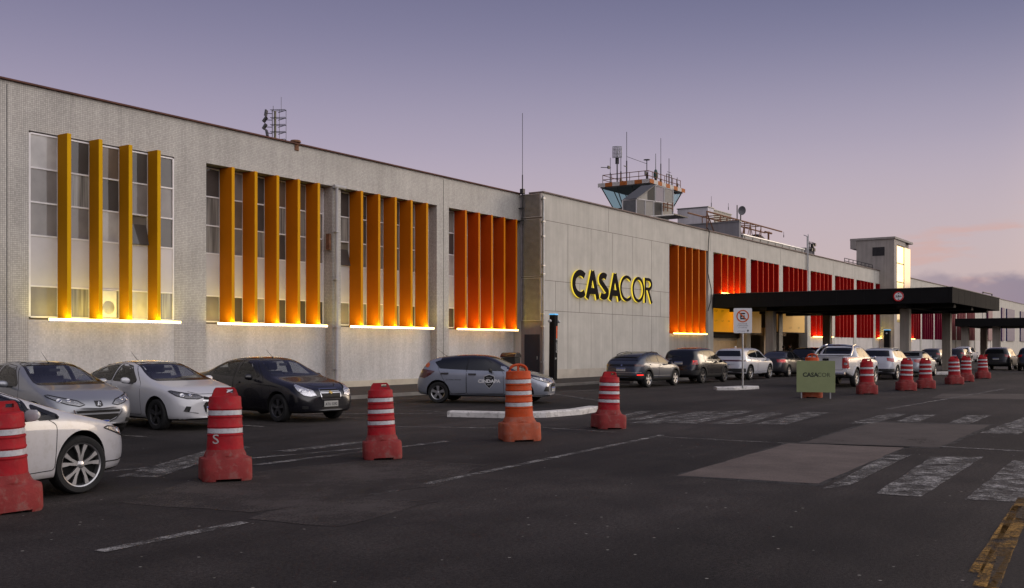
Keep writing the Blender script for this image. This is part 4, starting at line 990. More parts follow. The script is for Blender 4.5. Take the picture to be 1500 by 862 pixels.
    def interior(s, d_ws=1.75, d_rear=3.3, zs=1.0):
        """seats, dashboard and steering wheel seen through the glass"""
        b = MB(); hw = s.W/2-.13
        b.box(s.X(d_rear+.3), s.X(d_ws-.45), -hw, hw, .22, .26); b.build('cabin_floor', SEATM, s.T)
        b = MB(); b.prism([(s.X(d_ws-.55), .6), (s.X(d_ws-.55), zs-.06), (s.X(d_ws-.15), zs-.03), (s.X(d_ws+.05), zs-.12), (s.X(d_ws+.05), .6)], -hw, hw, 'y'); b.build('dashboard', CLAD, s.T, bevel=.02)
        for (d, ys) in ((d_ws+.85, (-.36, .36)), (d_rear-.12, (-.36, .36))):
            for y in ys:
                mx = Matrix.Translation((s.X(d), y, .52)) @ Matrix.Rotation(R(-14), 4, 'Y')
                b = MB(); b.box(-.07, .07, -.24, .24, 0, .58, mx=mx); b.box(-.05, .05, -.12, .12, .62, .80, mx=mx); b.box(-.01, .01, -.06, -.05, .56, .64, mx=mx); b.box(-.01, .01, .05, .06, .56, .64, mx=mx)
                b.box(-.0, .5, -.24, .24, -.18, .0, mx=Matrix.Translation((s.X(d)+.02, y, .56)))
                b.build('seat', SEATM, s.T, bevel=.04)
        b = MB(); mx = Matrix.Translation((s.X(d_ws+.28), .36, zs-.08)) @ Matrix.Rotation(R(65), 4, 'Y')
        ring = [(.17+.016*math.cos(a), .016*math.sin(a)) for a in [i*math.pi/3 for i in range(6)]]
        b.lathe(ring, 24, 0, mx, close=True); b.box(-.17, .17, -.02, .02, -.01, .01, mx=mx); b.build('steering_wheel', CLAD, s.T)
        b = MB(); b.box(s.X(d_ws+.12), s.X(d_ws+.10), -.11, .11, s.H-.22, s.H-.16); b.build('inside_mirror', CLAD, s.T, bevel=.01)
def paintm(name, col, rough=.24, metal=.0, coat=.8, **k):
    return mat(name, col, rough, metal, 1.2, .05, coat=coat, **k)
WHITE = paintm('white_car_paint', (.47, .47, .50)); SILVER = paintm('silver_car_paint', (.27, .28, .31), .36, .55); BLACKP = paintm('black_car_paint', (.005, .005, .008), .22, 0, .45)
SILV2 = paintm('bright_silver_car_paint', (.24, .26, .32), .36, .5); GREYP = paintm('blue_grey_car_paint', (.035, .043, .066), .3, .35, .45); WHITE2 = paintm('pearl_white_car_paint', (.40, .41, .46), .34, .15); DGREY = paintm('dark_grey_car_paint', (.022, .022, .027), .3, .3, .45)
def plan_std(L, a=.60): return [(0, a), (.05, a+.13), (.14, .86), (.32, .935), (.65, .985), (1.1, 1), (L-1.3, 1), (L-.8, .985), (L-.42, .95), (L-.18, .88), (L-.06, .78), (L, .64)]
# ---- body shapes: d measured from the front bumper
def spec_sedan(L=4.48, W=1.735, H=1.5, fo=.87, wb=2.62, **k):
    q = L-4.48
    sp = dict(L=L, W=W, H=H, fo=fo, wb=wb, roofw=.70, plan=plan_std(L),
        top=[(0, .56), (.04, .68), (.15, .78), (.5, .88), (1.0, .98), (1.18, 1.02), (1.6, H-.23), (1.92, H-.06), (2.2, H-.01), (2.5, H), (2.95+q, H-.02), (3.3+q, H-.09), (3.75+q, H-.33), (3.95+q, 1.10), (4.1+q, 1.085), (4.36+q, 1.06), (4.44+q, .96), (L, .78)],
        belt=[(0, .50), (.15, .68), (.5, .80), (1.0, .89), (1.6, .93), (3.0+q, .975), (3.8+q, 1.0), (4.3+q, .98), (L, .7)],
        bottom=[(0, .26), (.15, .20), (.6, .19), (L-.6, .2), (L-.1, .26), (L, .34)],
        st=[0, .04, .12, .28, .5, .8, 1.05, 1.2, 1.42, 1.65, 1.88, 2.1, 2.4, 2.75, 3.05+q, 3.3+q, 3.55+q, 3.78+q, 3.95+q, 4.15+q, 4.32+q, 4.42+q, L])
    sp.update(k); return sp
def spec_hatch(L=4.15, W=1.73, H=1.47, fo=.82, wb=2.55, **k):
    q = L-4.15
    sp = dict(L=L, W=W, H=H, fo=fo, wb=wb, roofw=.70, plan=plan_std(L),
        top=[(0, .56), (.04, .68), (.15, .78), (.5, .88), (.9, .97), (1.08, 1.01), (1.5, H-.24), (1.85, H-.06), (2.15, H-.01), (2.5, H), (3.1+q, H-.03), (3.5+q, H-.08), (3.68+q, H-.14), (3.86+q, 1.14), (3.97+q, 1.02), (4.06+q, .95), (4.12+q, .85), (L, .72)],
        belt=[(0, .50), (.15, .68), (.5, .80), (1.0, .88), (1.6, .93), (3.0+q, .985), (3.6+q, 1.04), (3.95+q, 1.0), (L, .66)],
        bottom=[(0, .26), (.15, .20), (.6, .19), (L-.6, .2), (L-.1, .26), (L, .34)],
        st=[0, .04, .12, .28, .5, .78, .98, 1.12, 1.34, 1.58, 1.82, 2.05, 2.4, 2.75, 3.1+q, 3.4+q, 3.58+q, 3.70+q, 3.80+q, 3.92+q, 4.02+q, 4.09+q, L])
    sp.update(k); return sp
def spec_suv(L=4.27, W=1.78, H=1.62, fo=.85, wb=2.58, boxy=0, **k):
    q = L-4.27; bx = boxy
    sp = dict(L=L, W=W, H=H, fo=fo, wb=wb, roofw=.72+.05*bx, wr=.345, gap=.06, sill=.3, plan=plan_std(L, .64+.08*bx),
        top=[(0, .66), (.04, .80), (.15, .92), (.5, 1.01), (.95, 1.07), (1.12, 1.11), (1.5, H-.24), (1.82, H-.06), (2.1, H-.01), (2.5, H), (3.3+q, H-.02), (3.7+q, H-.06-.0*bx), (3.86+q+.12*bx, H-.13), (4.0+q+.08*bx, 1.22), (4.1+q+.04*bx, 1.10), (4.18+q, 1.03), (4.24+q, .92), (L, .78)],
        belt=[(0, .58), (.15, .78), (.5, .90), (1.0, .98), (1.6, 1.02), (3.0+q, 1.06), (3.7+q, 1.10), (4.1+q, 1.04), (L, .72)],
        bottom=[(0, .34), (.15, .27), (.6, .24), (L-.6, .25), (L-.1, .34), (L, .42)],
        st=[0, .04, .12, .28, .5, .8, 1.0, 1.14, 1.34, 1.56, 1.8, 2.05, 2.4, 2.8, 3.2+q, 3.5+q, 3.7+q, 3.84+q+.06*bx, 3.95+q+.06*bx, 4.05+q+.04*bx, 4.14+q, 4.21+q, L])
    sp.update(k); return sp
def common(c, wins, ws, rw, doors, style, alloy=None, steer=0, mirror_m=None, mir=(1.72, .93), sides=('R', 'L')):
    for fr in sides:
        c.side_glass(fr, wins)
        for poly, h in doors: c.door(poly, fr, h)
    c.windscreen(ws, 'F'); c.windscreen(rw, 'B')
    c.mirror(mir[0], mir[1], mirror_m or c.paint)
    c.wheels(style, alloy, steer)
def mirrorpoly(p): return p+[(-a, b) for a, b in p[::-1]]
def lampF(c, poly, m, name='headlight', inner=True):
    for sg in (-1, 1):
        q = [(a*sg, z) for a, z in poly]
        h = c.drape(name, rpoly(q, .5 if False else 0) if False else q, 'WF', m, .006, .03, ga=1.2)
        c.ribbon('headlight_rim', q, .012, 'WF', WELL, .007, True, parent=h, step=.05) if name == 'headlight' else None
        if inner:
            cx = sum(p[0] for p in q)/len(q); cz = sum(p[1] for p in q)/len(q)
            for k, (da, r) in enumerate(((-4*sg, .042), (5*sg, .035))):
                p, n = c.cast('WF', cx+da, cz); b = MB(); z = Vector((0, 0, 1)).rotation_difference(n).to_matrix().to_4x4()
                b.lathe([(0, .006), (r*.5, .009), (r, .012), (r*1.12, .008), (r*1.12, .0)], 16, 0, Matrix.Translation(p) @ z); b.build('reflector', CHROME, h)
def lampB(c, poly, m, name='tail_light'):
    for sg in (-1, 1): c.drape(name, [(a*sg, z) for a, z in poly], 'WB', m, .007, .03, ga=1.2)
def seams_front(c, z=.60):
    c.ribbon('bonnet_gap', [(-34, z+.12), (-20, z+.07), (20, z+.07), (34, z+.12)], .008, 'WF', WELL, .001, step=.05)
def fog(c, poly, m=CLAD):
    for sg in (-1, 1): c.drape('fog_lamp_recess', [(a*sg, z) for a, z in poly], 'WF', m, .005, .03, ga=1.5)
# ---- silver hatchback with the leaping emblem (first of the row)
def car_silver_hatch():
    sp = spec_hatch(L=3.9, W=1.72, H=1.42, fo=.84, wb=2.44, nose=.12, bow=.16)
    c = Car(sp, 'parked_car', 'silver hatchback with wide slanted headlights, parked nose out behind the white car', 'car', (11.55, 18.8), R(-95), SILVER, hollow=True)
    q = -.25
    common(c, [[(1.55, .96), (2.02, 1.30), (2.42, 1.34), (2.46, .97)], [(2.54, .975), (2.52, 1.345), (2.95, 1.32), (3.2, 1.06), (3.15, 1.0)]],
        mirrorpoly([(-.68, .985), (-.50, H_(sp)-.07)]), mirrorpoly([(-.56, 1.10), (-.50, H_(sp)-.10)]),
        [([(1.38, .30), (1.42, .90), (2.0, 1.37), (2.48, 1.39), (2.50, .28)], (2.32, .84)), ([(2.51, .30), (2.51, 1.38), (2.98, 1.36), (3.25, 1.0), (3.02, .55), (2.82, .28)], (3.02, .86))], (5, .032, .16))
    lampF(c, [(-16, .625), (-22, .60), (-33, .64), (-52, .75), (-60, .80), (-56, .81), (-40, .755), (-24, .70)], LAMPG)
    c.drape('grille', rpoly([(-25, .52), (25, .52), (22, .40), (14, .33), (-14, .33), (-22, .40)], 1.0 if False else 0) , 'WF', MESHG, .004, .03)
    c.ribbon('chrome_grille_rim', [(-27, .54), (-26, .47), (-20, .35), (-13, .30), (13, .30), (20, .35), (26, .47), (27, .54)], .022, 'WF', CHROME, .008, step=.04)
    c.ribbon('grille_bar', [(-24, .46), (24, .46)], .03, 'WF', SILVER, .008)
    c.drape('badge', [(-4.5, .69), (4.5, .69), (4.2, .60), (0, .575), (-4.2, .60)], 'WF', GLOSSB, .006, .03)
    # standing lion shape as a small chrome mark
    c.ribbon('emblem', [(-2.2, .605), (-1.2, .62), (-.8, .645), (.2, .66), (1.2, .675)], .014, 'WF', CHROME, .012, step=.02); c.ribbon('emblem', [(.0, .655), (1.6, .64), (2.4, .65)], .010, 'WF', CHROME, .012, step=.02); c.ribbon('emblem', [(-.6, .64), (.4, .615), (.6, .60)], .010, 'WF', CHROME, .012, step=.02)
    c.drape('bonnet_vent', [(c.X(.98), .62), (c.X(1.04), .62), (c.X(1.12), .34), (c.X(1.06), .34)], 'T', MESHG, .003, .03) if False else None
    fog(c, [(-40, .34), (-32, .36), (-32, .28), (-40, .28)]); c.plate('F', .27, 'MLK 4D07'); lampB(c, [(-44, .98), (-66, .95), (-60, .78), (-46, .76)], TAILR)
    c.interior(1.6, 2.95, .96); c.antenna(1.95, 0, .4); c.cut_windows(); return c
def H_(sp): return sp['H']
# ---- white sedan
def car_white_sedan():
    sp = spec_sedan(L=4.47, W=1.73, H=1.40, fo=.86, wb=2.6, nose=.08, bow=.14)
    c = Car(sp, 'parked_car', 'white sedan with slim dark headlights and black side glass, second of the row', 'car', (14.05, 18.7), R(-95), WHITE, hollow=True)
    common(c, [[(1.62, .96), (2.08, 1.27), (2.45, 1.315), (2.5, .985)], [(2.57, .99), (2.54, 1.32), (3.0, 1.30), (3.55, 1.13), (3.5, 1.03)]],
        mirrorpoly([(-.68, 1.0), (-.50, 1.335)]), mirrorpoly([(-.56, 1.13), (-.48, 1.30)]),
        [([(1.38, .30), (1.42, .92), (2.05, 1.34), (2.5, 1.365), (2.54, .28)], (2.36, .84)), ([(2.55, .30), (2.55, 1.365), (3.05, 1.34), (3.6, 1.05), (3.3, .62), (3.05, .28)], (3.22, .86))], (5, .045, .0), ALLOYD)
    lampF(c, [(-15, .665), (-22, .635), (-34, .645), (-46, .70), (-58, .795), (-54, .80), (-38, .755), (-22, .715)], LAMPD)
    c.drape('grille', [(-13, .575), (13, .575), (16, .50), (13, .37), (-13, .37), (-16, .50)], 'WF', MESHG, .006, .03)
    c.ribbon('upper_grille', [(-15, .655), (-8, .635), (8, .635), (15, .655)], .055, 'WF', MESHG, .006); c.ribbon('grille_rim', [(-17, .60), (17, .60)], .02, 'WF', CHROME, .010)
    fog(c, [(-30, .49), (-35, .50), (-38, .40), (-22, .345), (-22, .36), (-32, .385)])
    for sg in (-1, 1):
        p, n = c.cast('WF', 35*sg, .415); b = MB(); b.lathe([(0, .01), (.03, .012), (.035, 0)], 14, 0, Matrix.Translation(p) @ Vector((0, 0, 1)).rotation_difference(n).to_matrix().to_4x4()); b.build('fog_lamp', CHROME, c.T)
    c.plate('F', .42, 'RHK 8B21'); c.ribbon('badge', [(-1.6, .60), (1.6, .60)], .03, 'WF', mat('gold_badge', (.5, .36, .12), .25, .8), .014, step=.02)
    lampB(c, [(-30, .95), (-60, .96), (-58, .80), (-34, .80)], TAILR); c.plate('B', .75, 'RHK 8B21'); seams_front(c, .66)
    c.interior(1.65, 3.2, .98); c.antenna(2.9, 0, .4); c.cut_windows(); return c
# ---- black sedan
def car_black_sedan():
    sp = spec_sedan(L=4.48, W=1.735, H=1.455, fo=.87, wb=2.62, nose=.05, bow=.10)
    c = Car(sp, 'parked_car', 'black sedan with chrome-rimmed twin grille and bright headlights, third of the row', 'car', (16.98, 18.3), R(-96), BLACKP, hollow=True)
    common(c, [[(1.60, 1.0), (2.05, 1.33), (2.42, 1.375), (2.46, 1.01)], [(2.56, 1.015), (2.53, 1.38), (3.02, 1.35), (3.45, 1.18), (3.42, 1.06)]],
        mirrorpoly([(-.68, 1.03), (-.50, 1.385)]), mirrorpoly([(-.56, 1.16), (-.48, 1.34)]),
        [([(1.38, .30), (1.42, .95), (2.05, 1.40), (2.5, 1.42), (2.52, .28)], (2.34, .86)), ([(2.53, .30), (2.53, 1.42), (3.06, 1.39), (3.55, 1.08), (3.3, .62), (3.05, .28)], (3.22, .88))], (5, .05, .0), ALLOYD)
    lampF(c, [(-22, .60), (-30, .575), (-38, .60), (-46, .70), (-53, .83), (-50, .85), (-38, .78), (-27, .72)], mat('bright_headlamp', (.62, .62, .66), .12, .7, 60, .6, .8, coat=1, bscale=30))
    c.drape('grille', [(-16.5, .63), (16.5, .63), (15, .53), (-15, .53)], 'WF', MESHG, .006, .03); c.ribbon('upper_grille', [(-16, .705), (16, .705)], .04, 'WF', MESHG, .006)
    c.ribbon('chrome_grille_rim', [(-17, .65), (17, .65), (15, .515), (-15, .515)], .020, 'WF', CHROME, .012, True, step=.04)
    c.ribbon('chrome_grille_rim', [(-17, .735), (17, .735), (17, .682), (-17, .682)], .014, 'WF', CHROME, .012, True, step=.04)
    c.drape('badge', [(-3, .665), (-1, .665), (-1, .688), (1, .688), (1, .665), (3, .665), (3, .64), (1, .64), (1, .618), (-1, .618), (-1, .64), (-3, .64)], 'WF', mat('gold_badge', (.5, .36, .12), .25, .8), .022, .03)
    c.plate('F', .41, 'ATU 3292', grey=True); c.ribbon('lower_grille', [(-14, .33), (14, .33)], .07, 'WF', MESHG, .004)
    fog(c, [(-33, .37), (-40, .38), (-40, .31), (-33, .31)]); lampB(c, [(-34, .95), (-62, .96), (-58, .74), (-38, .74)], TAILR); c.plate('B', .7, 'ATU 3292', grey=True); seams_front(c, .72)
    c.interior(1.65, 3.15, 1.0); c.antenna(2.15, 0, .34); c.cut_windows(); return c
# ---- security hatchback
def car_security():
    sp = spec_hatch(L=4.16, W=1.73, H=1.45, fo=.82, wb=2.55, nose=.08, bow=.14)
    # rear wheel stands at (23.9, 18.9)
    a = R(-70); d = Vector((math.cos(a), math.sin(a))); l = Vector((-d.y, d.x)); p = Vector((24.05, 18.85))+d*1.275+l*.82
    c = Car(sp, 'security_car', 'silver hatchback with black roof and a dark shield decal reading CINDAPA', 'car', (p.x, p.y), a, SILV2, roofpaint=BLACKP, hollow=False)
    common(c, [[(1.30, .955), (1.55, 1.10), (2.0, 1.31), (2.42, 1.345), (2.46, .985)], [(2.50, .99), (2.47, 1.35), (2.9, 1.34), (3.35, 1.27), (3.5, 1.22), (3.32, 1.03)]],
        mirrorpoly([(-.68, 1.0), (-.50, 1.38)]), mirrorpoly([(-.58, 1.10), (-.50, 1.34)]),
        [([(1.34, .30), (1.36, .92), (2.0, 1.37), (2.46, 1.40), (2.48, .28)], (2.30, .86)), ([(2.49, .30), (2.49, 1.40), (2.95, 1.39), (3.38, 1.05), (3.15, .62), (2.95, .28)], (3.15, .88))], (5, .055, .0), None, 0, CLAD)
    def SH(q): return [(a_*.74, b_*.74) for a_, b_ in q]
    # black roof wrapped over
    for p_ in c.body.data.polygons:
        ct = p_.center; z = ct.z
        if z > 1.0 and (z > interp(sp['belt'], c.xf-ct.x)+.33 or 1.45 < (c.xf-ct.x) < 3.35 and z > interp(sp['belt'], c.xf-ct.x)+.02 or (c.xf-ct.x) > 3.75 and abs(ct.y) < .62 or (c.xf-ct.x) < 1.5 and p_.normal.z > .55 and abs(ct.y) < .66) or (.75 < z and .1 < (c.xf-ct.x) < 1.3 and p_.normal.z > .75): p_.material_index = 2
    for fr in ('R', 'L'): c.drape('black_handle_recess', rpoly([(c.X(2.30)-.12, .835), (c.X(2.30)+.12, .835), (c.X(2.30)+.12, .885), (c.X(2.30)-.12, .885)], .02), fr, GLOSSB, .03, .05, thick=.03); c.drape('black_handle_recess', rpoly([(c.X(3.15)-.12, .855), (c.X(3.15)+.12, .855), (c.X(3.15)+.12, .905), (c.X(3.15)-.12, .905)], .02), fr, GLOSSB, .03, .05, thick=.03)
    lampF(c, [(-17, .66), (-24, .62), (-36, .64), (-52, .72), (-60, .79), (-56, .80), (-38, .77), (-24, .73)], LAMPG)
    c.drape('grille', [(-13, .60), (13, .60), (16, .50), (13, .36), (-13, .36), (-16, .50)], 'WF', MESHG, .006, .03)
    c.ribbon('grille_rim', [(-18, .66), (18, .66)], .024, 'WF', CHROME, .012)
    fog(c, [(-28, .50), (-36, .52), (-40, .38), (-26, .36)]); c.ribbon('lower_lip', [(-60, .26), (-20, .24), (20, .24), (60, .26)], .06, 'WF', mat('silver_lip', (.3, .3, .32), .4, .5), .012)
    c.plate('F', .42, 'BDO 5E63'); lampB(c, [(-34, .99), (-48, 1.01), (-70, .95), (-62, .84), (-52, .74), (-36, .78)], TAILD); c.plate('B', .62, 'BDO 5E63')
    c.ribbon('sill_trim', [(c.X(3.0), .25), (c.X(1.2), .25)], .07, 'R', CLAD, .006); 
    # door decals
    sx = c.X(1.78); sh = [(-.20, .19), (0, .26), (.20, .19), (.20, .0), (.13, -.14), (0, -.27), (-.13, -.14), (-.20, .0)]; sh = SH(sh)
    for fr, fl in (('R', 1), ('L', -1)):
        w = c.drape('shield_decal_border', [(sx+a_*1.07, .66+b_*1.07) for a_, b_ in sh], fr, mat('decal_white', (.6, .6, .62), .5), .0035, .04, thick=.002)
        k = c.drape('shield_decal', [(sx+a_, .66+b_) for a_, b_ in sh], fr, mat('decal_black', (.012, .012, .014), .4), .0055, .04, thick=.002)
        c.text('decal_lettering', 'CINDAPA', .135, fr, sx, .66, mat('decal_white', (.6, .6, .62)), .0085, 1.15, k, fl, .006)
        c.text('decal_lettering', 5, .045, fr, sx, .765, mat('decal_white', (.6, .6, .62)), .0085, 1.1, k, fl); c.text('decal_lettering', 3, .045, fr, sx, .56, mat('decal_white', (.6, .6, .62)), .0085, 1.1, k, fl)
        c.text('door_lettering', 18, .045, fr, c.X(2.88), .70, mat('decal_black', (.012, .012, .014)), .006, .85, None, fl, .002)
        c.drape('round_sticker', [(c.X(3.72)+.07*math.cos(t), 1.13+.075*math.sin(t)) for t in [i*math.pi/7 for i in range(14)]], fr, mat('orange_sticker', (.42, .10, .04), .5), .004, .05, thick=.002)
    c.antenna(3.35, 0, .4); return c
# ---- white sedan at the left edge
def car_edge():
    sp = spec_sedan(L=4.58, W=1.755, H=1.42, fo=.98, wb=2.67, wr=.335, rimr=.75, nose=.06, bow=.10,
        top=[(0, .56), (.04, .66), (.15, .74), (.5, .84), (.9, .93), (1.08, .97), (1.6, 1.14), (2.0, 1.31), (2.3, 1.39), (2.6, 1.42), (3.0, 1.41), (3.35, 1.35), (3.8, 1.18), (4.0, 1.10), (4.15, 1.08), (4.38, 1.05), (4.46, .95), (4.5, .78)])
    a = R(13)
    c = Car(sp, 'passing_car', 'white car cut by the left edge, big multi-spoke wheel and mud-specked bonnet', 'car', (5.50, 11.2), a, mat('mud_specked_white_paint', (.41, .41, .44), .35, 0, 3.5, .05, coat=.7, dirt=(.22, .19, .15), dirtamt=.35), hollow=True)
    common(c, [[(1.30, .905), (1.62, .90), (1.64, 1.05)], [(1.70, .905), (1.71, 1.10), (2.2, 1.27), (2.55, 1.32), (2.58, .96)], [(2.66, .965), (2.64, 1.33), (3.05, 1.31), (3.55, 1.12), (3.5, 1.02)]],
        mirrorpoly([(-.70, .97), (-.50, 1.31)]), mirrorpoly([(-.56, 1.14), (-.48, 1.30)]),
        [([(1.38, .32), (1.36, .82), (1.55, .93), (2.2, 1.34), (2.6, 1.365), (2.6, .30)], (2.44, .84)), ([(2.61, .32), (2.61, 1.36), (3.1, 1.34), (3.6, 1.05), (3.4, .62), (3.1, .28)], (3.3, .86))], (5, .026, .27), None, R(-12), None, (1.84, .90))
    lampF(c, [(-28, .62), (-38, .60), (-48, .63), (-66, .735), (-62, .75), (-44, .715), (-30, .68)], LAMPG)
    c.ribbon('grille', [(-20, .62), (20, .62)], .10, 'WF', MESHG, .006); c.ribbon('lower_grille', [(-22, .38), (22, .38)], .14, 'WF', MESHG, .006)
    c.ribbon('bumper_crease', [(-75, .335), (-48, .325), (-38, .35)], .012, 'WF', WELL, .003)
    c.ribbon('bumper_gap', [(c.X(.02), .56), (c.X(.34), .58), (c.X(.50), .66)], .007, 'R', WELL, .001, step=.04) if False else None
    c.plate('F', .45, 'AXR 6610'); lampB(c, [(-34, .95), (-60, .96), (-58, .80), (-38, .80)], TAILR)
    c.interior(1.75, 3.2, .95); c.cut_windows(); return c
# ---- crossover, blue grey
def car_nivus():
    sp = spec_suv(L=4.27, W=1.76, H=1.48, fo=.84, wb=2.57, wr=.335, top=[(0, .62), (.04, .76), (.15, .86), (.5, .96), (.95, 1.03), (1.12, 1.06), (1.5, 1.25), (1.85, 1.42), (2.15, 1.46), (2.5, 1.48), (2.9, 1.46), (3.3, 1.40), (3.7, 1.27), (3.95, 1.14), (4.06, 1.06), (4.16, 1.01), (4.23, .90), (4.27, .76)],
        belt=[(0, .55), (.15, .72), (.5, .84), (1.0, .92), (1.6, .95), (3.0, 1.0), (3.7, 1.03), (4.05, .97), (4.27, .70)])
    c = Car(sp, 'parked_crossover', 'blue-grey crossover with sloping tail and roof rails, last of the parked line', 'car', (39.1, 19.58), R(0), GREYP)
    common(c, [[(1.50, .985), (1.98, 1.30), (2.40, 1.37), (2.45, 1.01)], [(2.52, 1.015), (2.49, 1.375), (2.95, 1.35), (3.15, 1.30), (3.15, 1.05)], [(3.2, 1.055), (3.2, 1.28), (3.45, 1.19), (3.5, 1.09)]],
        mirrorpoly([(-.68, 1.07), (-.52, 1.40)]), mirrorpoly([(-.64, 1.085), (-.60, 1.12), (-.54, 1.33)]),
        [([(1.34, .38), (1.36, .98), (2.0, 1.38), (2.46, 1.42), (2.48, .36)], (2.30, .90)), ([(2.49, .38), (2.49, 1.42), (3.0, 1.39), (3.55, 1.1), (3.2, .66), (2.98, .36)], (3.2, .93))], (5, .05, .12))
    c.arch_trim(CLAD); c.sill_trim(CLAD, .27, .39)
    c.drape('lower_bumper', [(-70, .36), (70, .36), (70, .50), (-70, .50)], 'WB', CLAD, .007, .05); c.drape('tail_light_band', [(-50, .95), (50, .95), (50, .87), (-50, .87)], 'WB', GLOSSB, .006, .04)
    lampB(c, [(-34, .955), (-58, .94), (-60, .86), (-34, .865)], TAILD); lampB(c, [(-38, .54), (-56, .54), (-56, .50), (-38, .50)], TAILON, 'reflector')  # bumper reflectors glow by emission though they are no lamps
    c.ribbon('chrome_strip', [(-50, .62), (50, .62)], .014, 'WB', STEEL, .006); c.plate('B', .74, 'SEA 2J48'); c.ribbon('emblem', [(-2, .91), (2, .91)], .06, 'WB', CHROME, .012, step=.02)
    c.drape('spoiler', [(c.X(3.55), -.52), (c.X(3.78), -.50), (c.X(3.78), .50), (c.X(3.55), .52)], 'T', GLOSSB, .03, .1, thick=.03)
    for sd in (-1, 1):
        b = MB(); pts = [c.cast('T', c.X(d), sd*.58)[0]+Vector((0, 0, o_)) for d, o_ in ((2.0, -.005), (2.1, .035), (2.6, .05), (3.1, .05), (3.4, .035), (3.5, -.005))]; b.tube(pts, .016, 6); b.build('roof_rail', CLAD, c.T)
    c.antenna(3.3, 0, .22); lampF(c, [(-18, .78), (-50, .84), (-52, .90), (-20, .84)], LAMPD); c.drape('grille', [(-16, .74), (16, .74), (14, .45), (-14, .45)], 'WF', MESHG, .006, .05)
    for fr in 'R': c.ribbon('body_crease_strip', [(c.X(3.0), .48), (c.X(1.4), .46)], .018, fr, STEEL, .005)
    return c
def car_boxy():
    sp = spec_suv(L=4.24, W=1.80, H=1.63, fo=.84, wb=2.57, boxy=1, wr=.345)
    c = Car(sp, 'parked_off_roader', 'boxy black off-roader with square red tail lights, in the parked line', 'car', (44.6, 19.6), R(0), BLACKP)
    common(c, [[(1.52, 1.08), (1.95, 1.42), (2.40, 1.50), (2.45, 1.10)], [(2.53, 1.10), (2.50, 1.51), (3.1, 1.50), (3.2, 1.12)], [(3.3, 1.13), (3.26, 1.48), (3.52, 1.46), (3.6, 1.24), (3.5, 1.15)]],
        mirrorpoly([(-.70, 1.12), (-.58, 1.53)]), mirrorpoly([(-.64, 1.18), (-.58, 1.50)]),
        [([(1.34, .40), (1.36, 1.05), (1.95, 1.50), (2.46, 1.56), (2.48, .38)], (2.30, .98)), ([(2.49, .40), (2.49, 1.56), (3.14, 1.55), (3.25, 1.1), (3.15, .68), (2.98, .38)], (3.1, 1.0))], (5, .05, .0), ALLOYD)
    c.arch_trim(CLAD, .07); c.sill_trim(CLAD, .27, .42); c.drape('lower_bumper', [(-70, .38), (70, .38), (70, .60), (-70, .60)], 'WB', CLAD, .008, .05)
    lampB(c, [(-37, 1.06), (-52, 1.06), (-52, .86), (-37, .86)], TAILR); lampB(c, [(-40, 1.03), (-48, 1.03), (-48, .96), (-40, .96)], TAILON, 'lit_tail_lamp'); lampB(c, [(-46, .56), (-56, .56), (-56, .52), (-46, .52)], TAILON, 'reflector')  # the lower reflectors are given a painted glow as well
    c.plate('B', .93, 'x', h=.12); c.text('model_lettering', 4, .08, 'B', .50, 1.10, CHROME, .008, 1.2, None, -1)
    b = MB(); p = c.cast('B', 0, 1.3)[0]; b.tube([p+Vector((-.02, -.05, -.08)), p+Vector((-.03, .35, -.04))], .012, 6); b.build('rear_wiper', CLAD, c.T)
    c.antenna(3.3, 0, .3); lampF(c, [(-22, .88), (-44, .88), (-44, 1.0), (-22, 1.0)], LAMPG); c.drape('grille', [(-20, 1.0), (20, 1.0), (20, .84), (-20, .84)], 'WF', MESHG, .006, .05); return c
def car_white_suv():
    sp = spec_suv(L=4.70, W=1.88, H=1.62, fo=.93, wb=2.76, wr=.355)
    c = Car(sp, 'parked_suv', 'white SUV with black glass and a dark full-width tail light band, in the parked line', 'car', (50.6, 19.64), R(0), WHITE2)
    q = .43
    common(c, [[(1.58, 1.08), (2.1, 1.42), (2.6, 1.50), (2.72, 1.09)], [(2.76, 1.09), (2.64, 1.505), (3.3, 1.49), (3.75, 1.38), (3.95, 1.26), (3.7, 1.14)]],
        mirrorpoly([(-.72, 1.13), (-.56, 1.52)]), mirrorpoly([(-.68, 1.18), (-.58, 1.46)]),
        [([(1.42, .42), (1.44, 1.02), (2.1, 1.50), (2.7, 1.55), (2.72, .40)], (2.5, .95)), ([(2.73, .42), (2.73, 1.55), (3.4, 1.53), (3.9, 1.12), (3.55, .72), (3.3, .40)], (3.55, .98))], (5, .03, .18), ALLOY)
    c.drape('tail_light_band', [(-58, 1.0), (58, 1.0), (56, .93), (-56, .93)], 'WB', TAILD, .007, .04); c.drape('lower_bumper', [(-60, .40), (60, .40), (56, .58), (-56, .58)], 'WB', CLAD, .008, .05); c.plate('B', .72, 'SFT 1K05')
    c.arch_trim(CLAD, .035); b = MB(); b.box(c.X(3.5), c.X(3.35), -.03, .03, 1.60, 1.68); b.build('roof_fin', c.paint, c.T, bevel=.02); lampF(c, [(-18, .86), (-50, .88), (-52, .94), (-20, .92)], LAMPD); return c
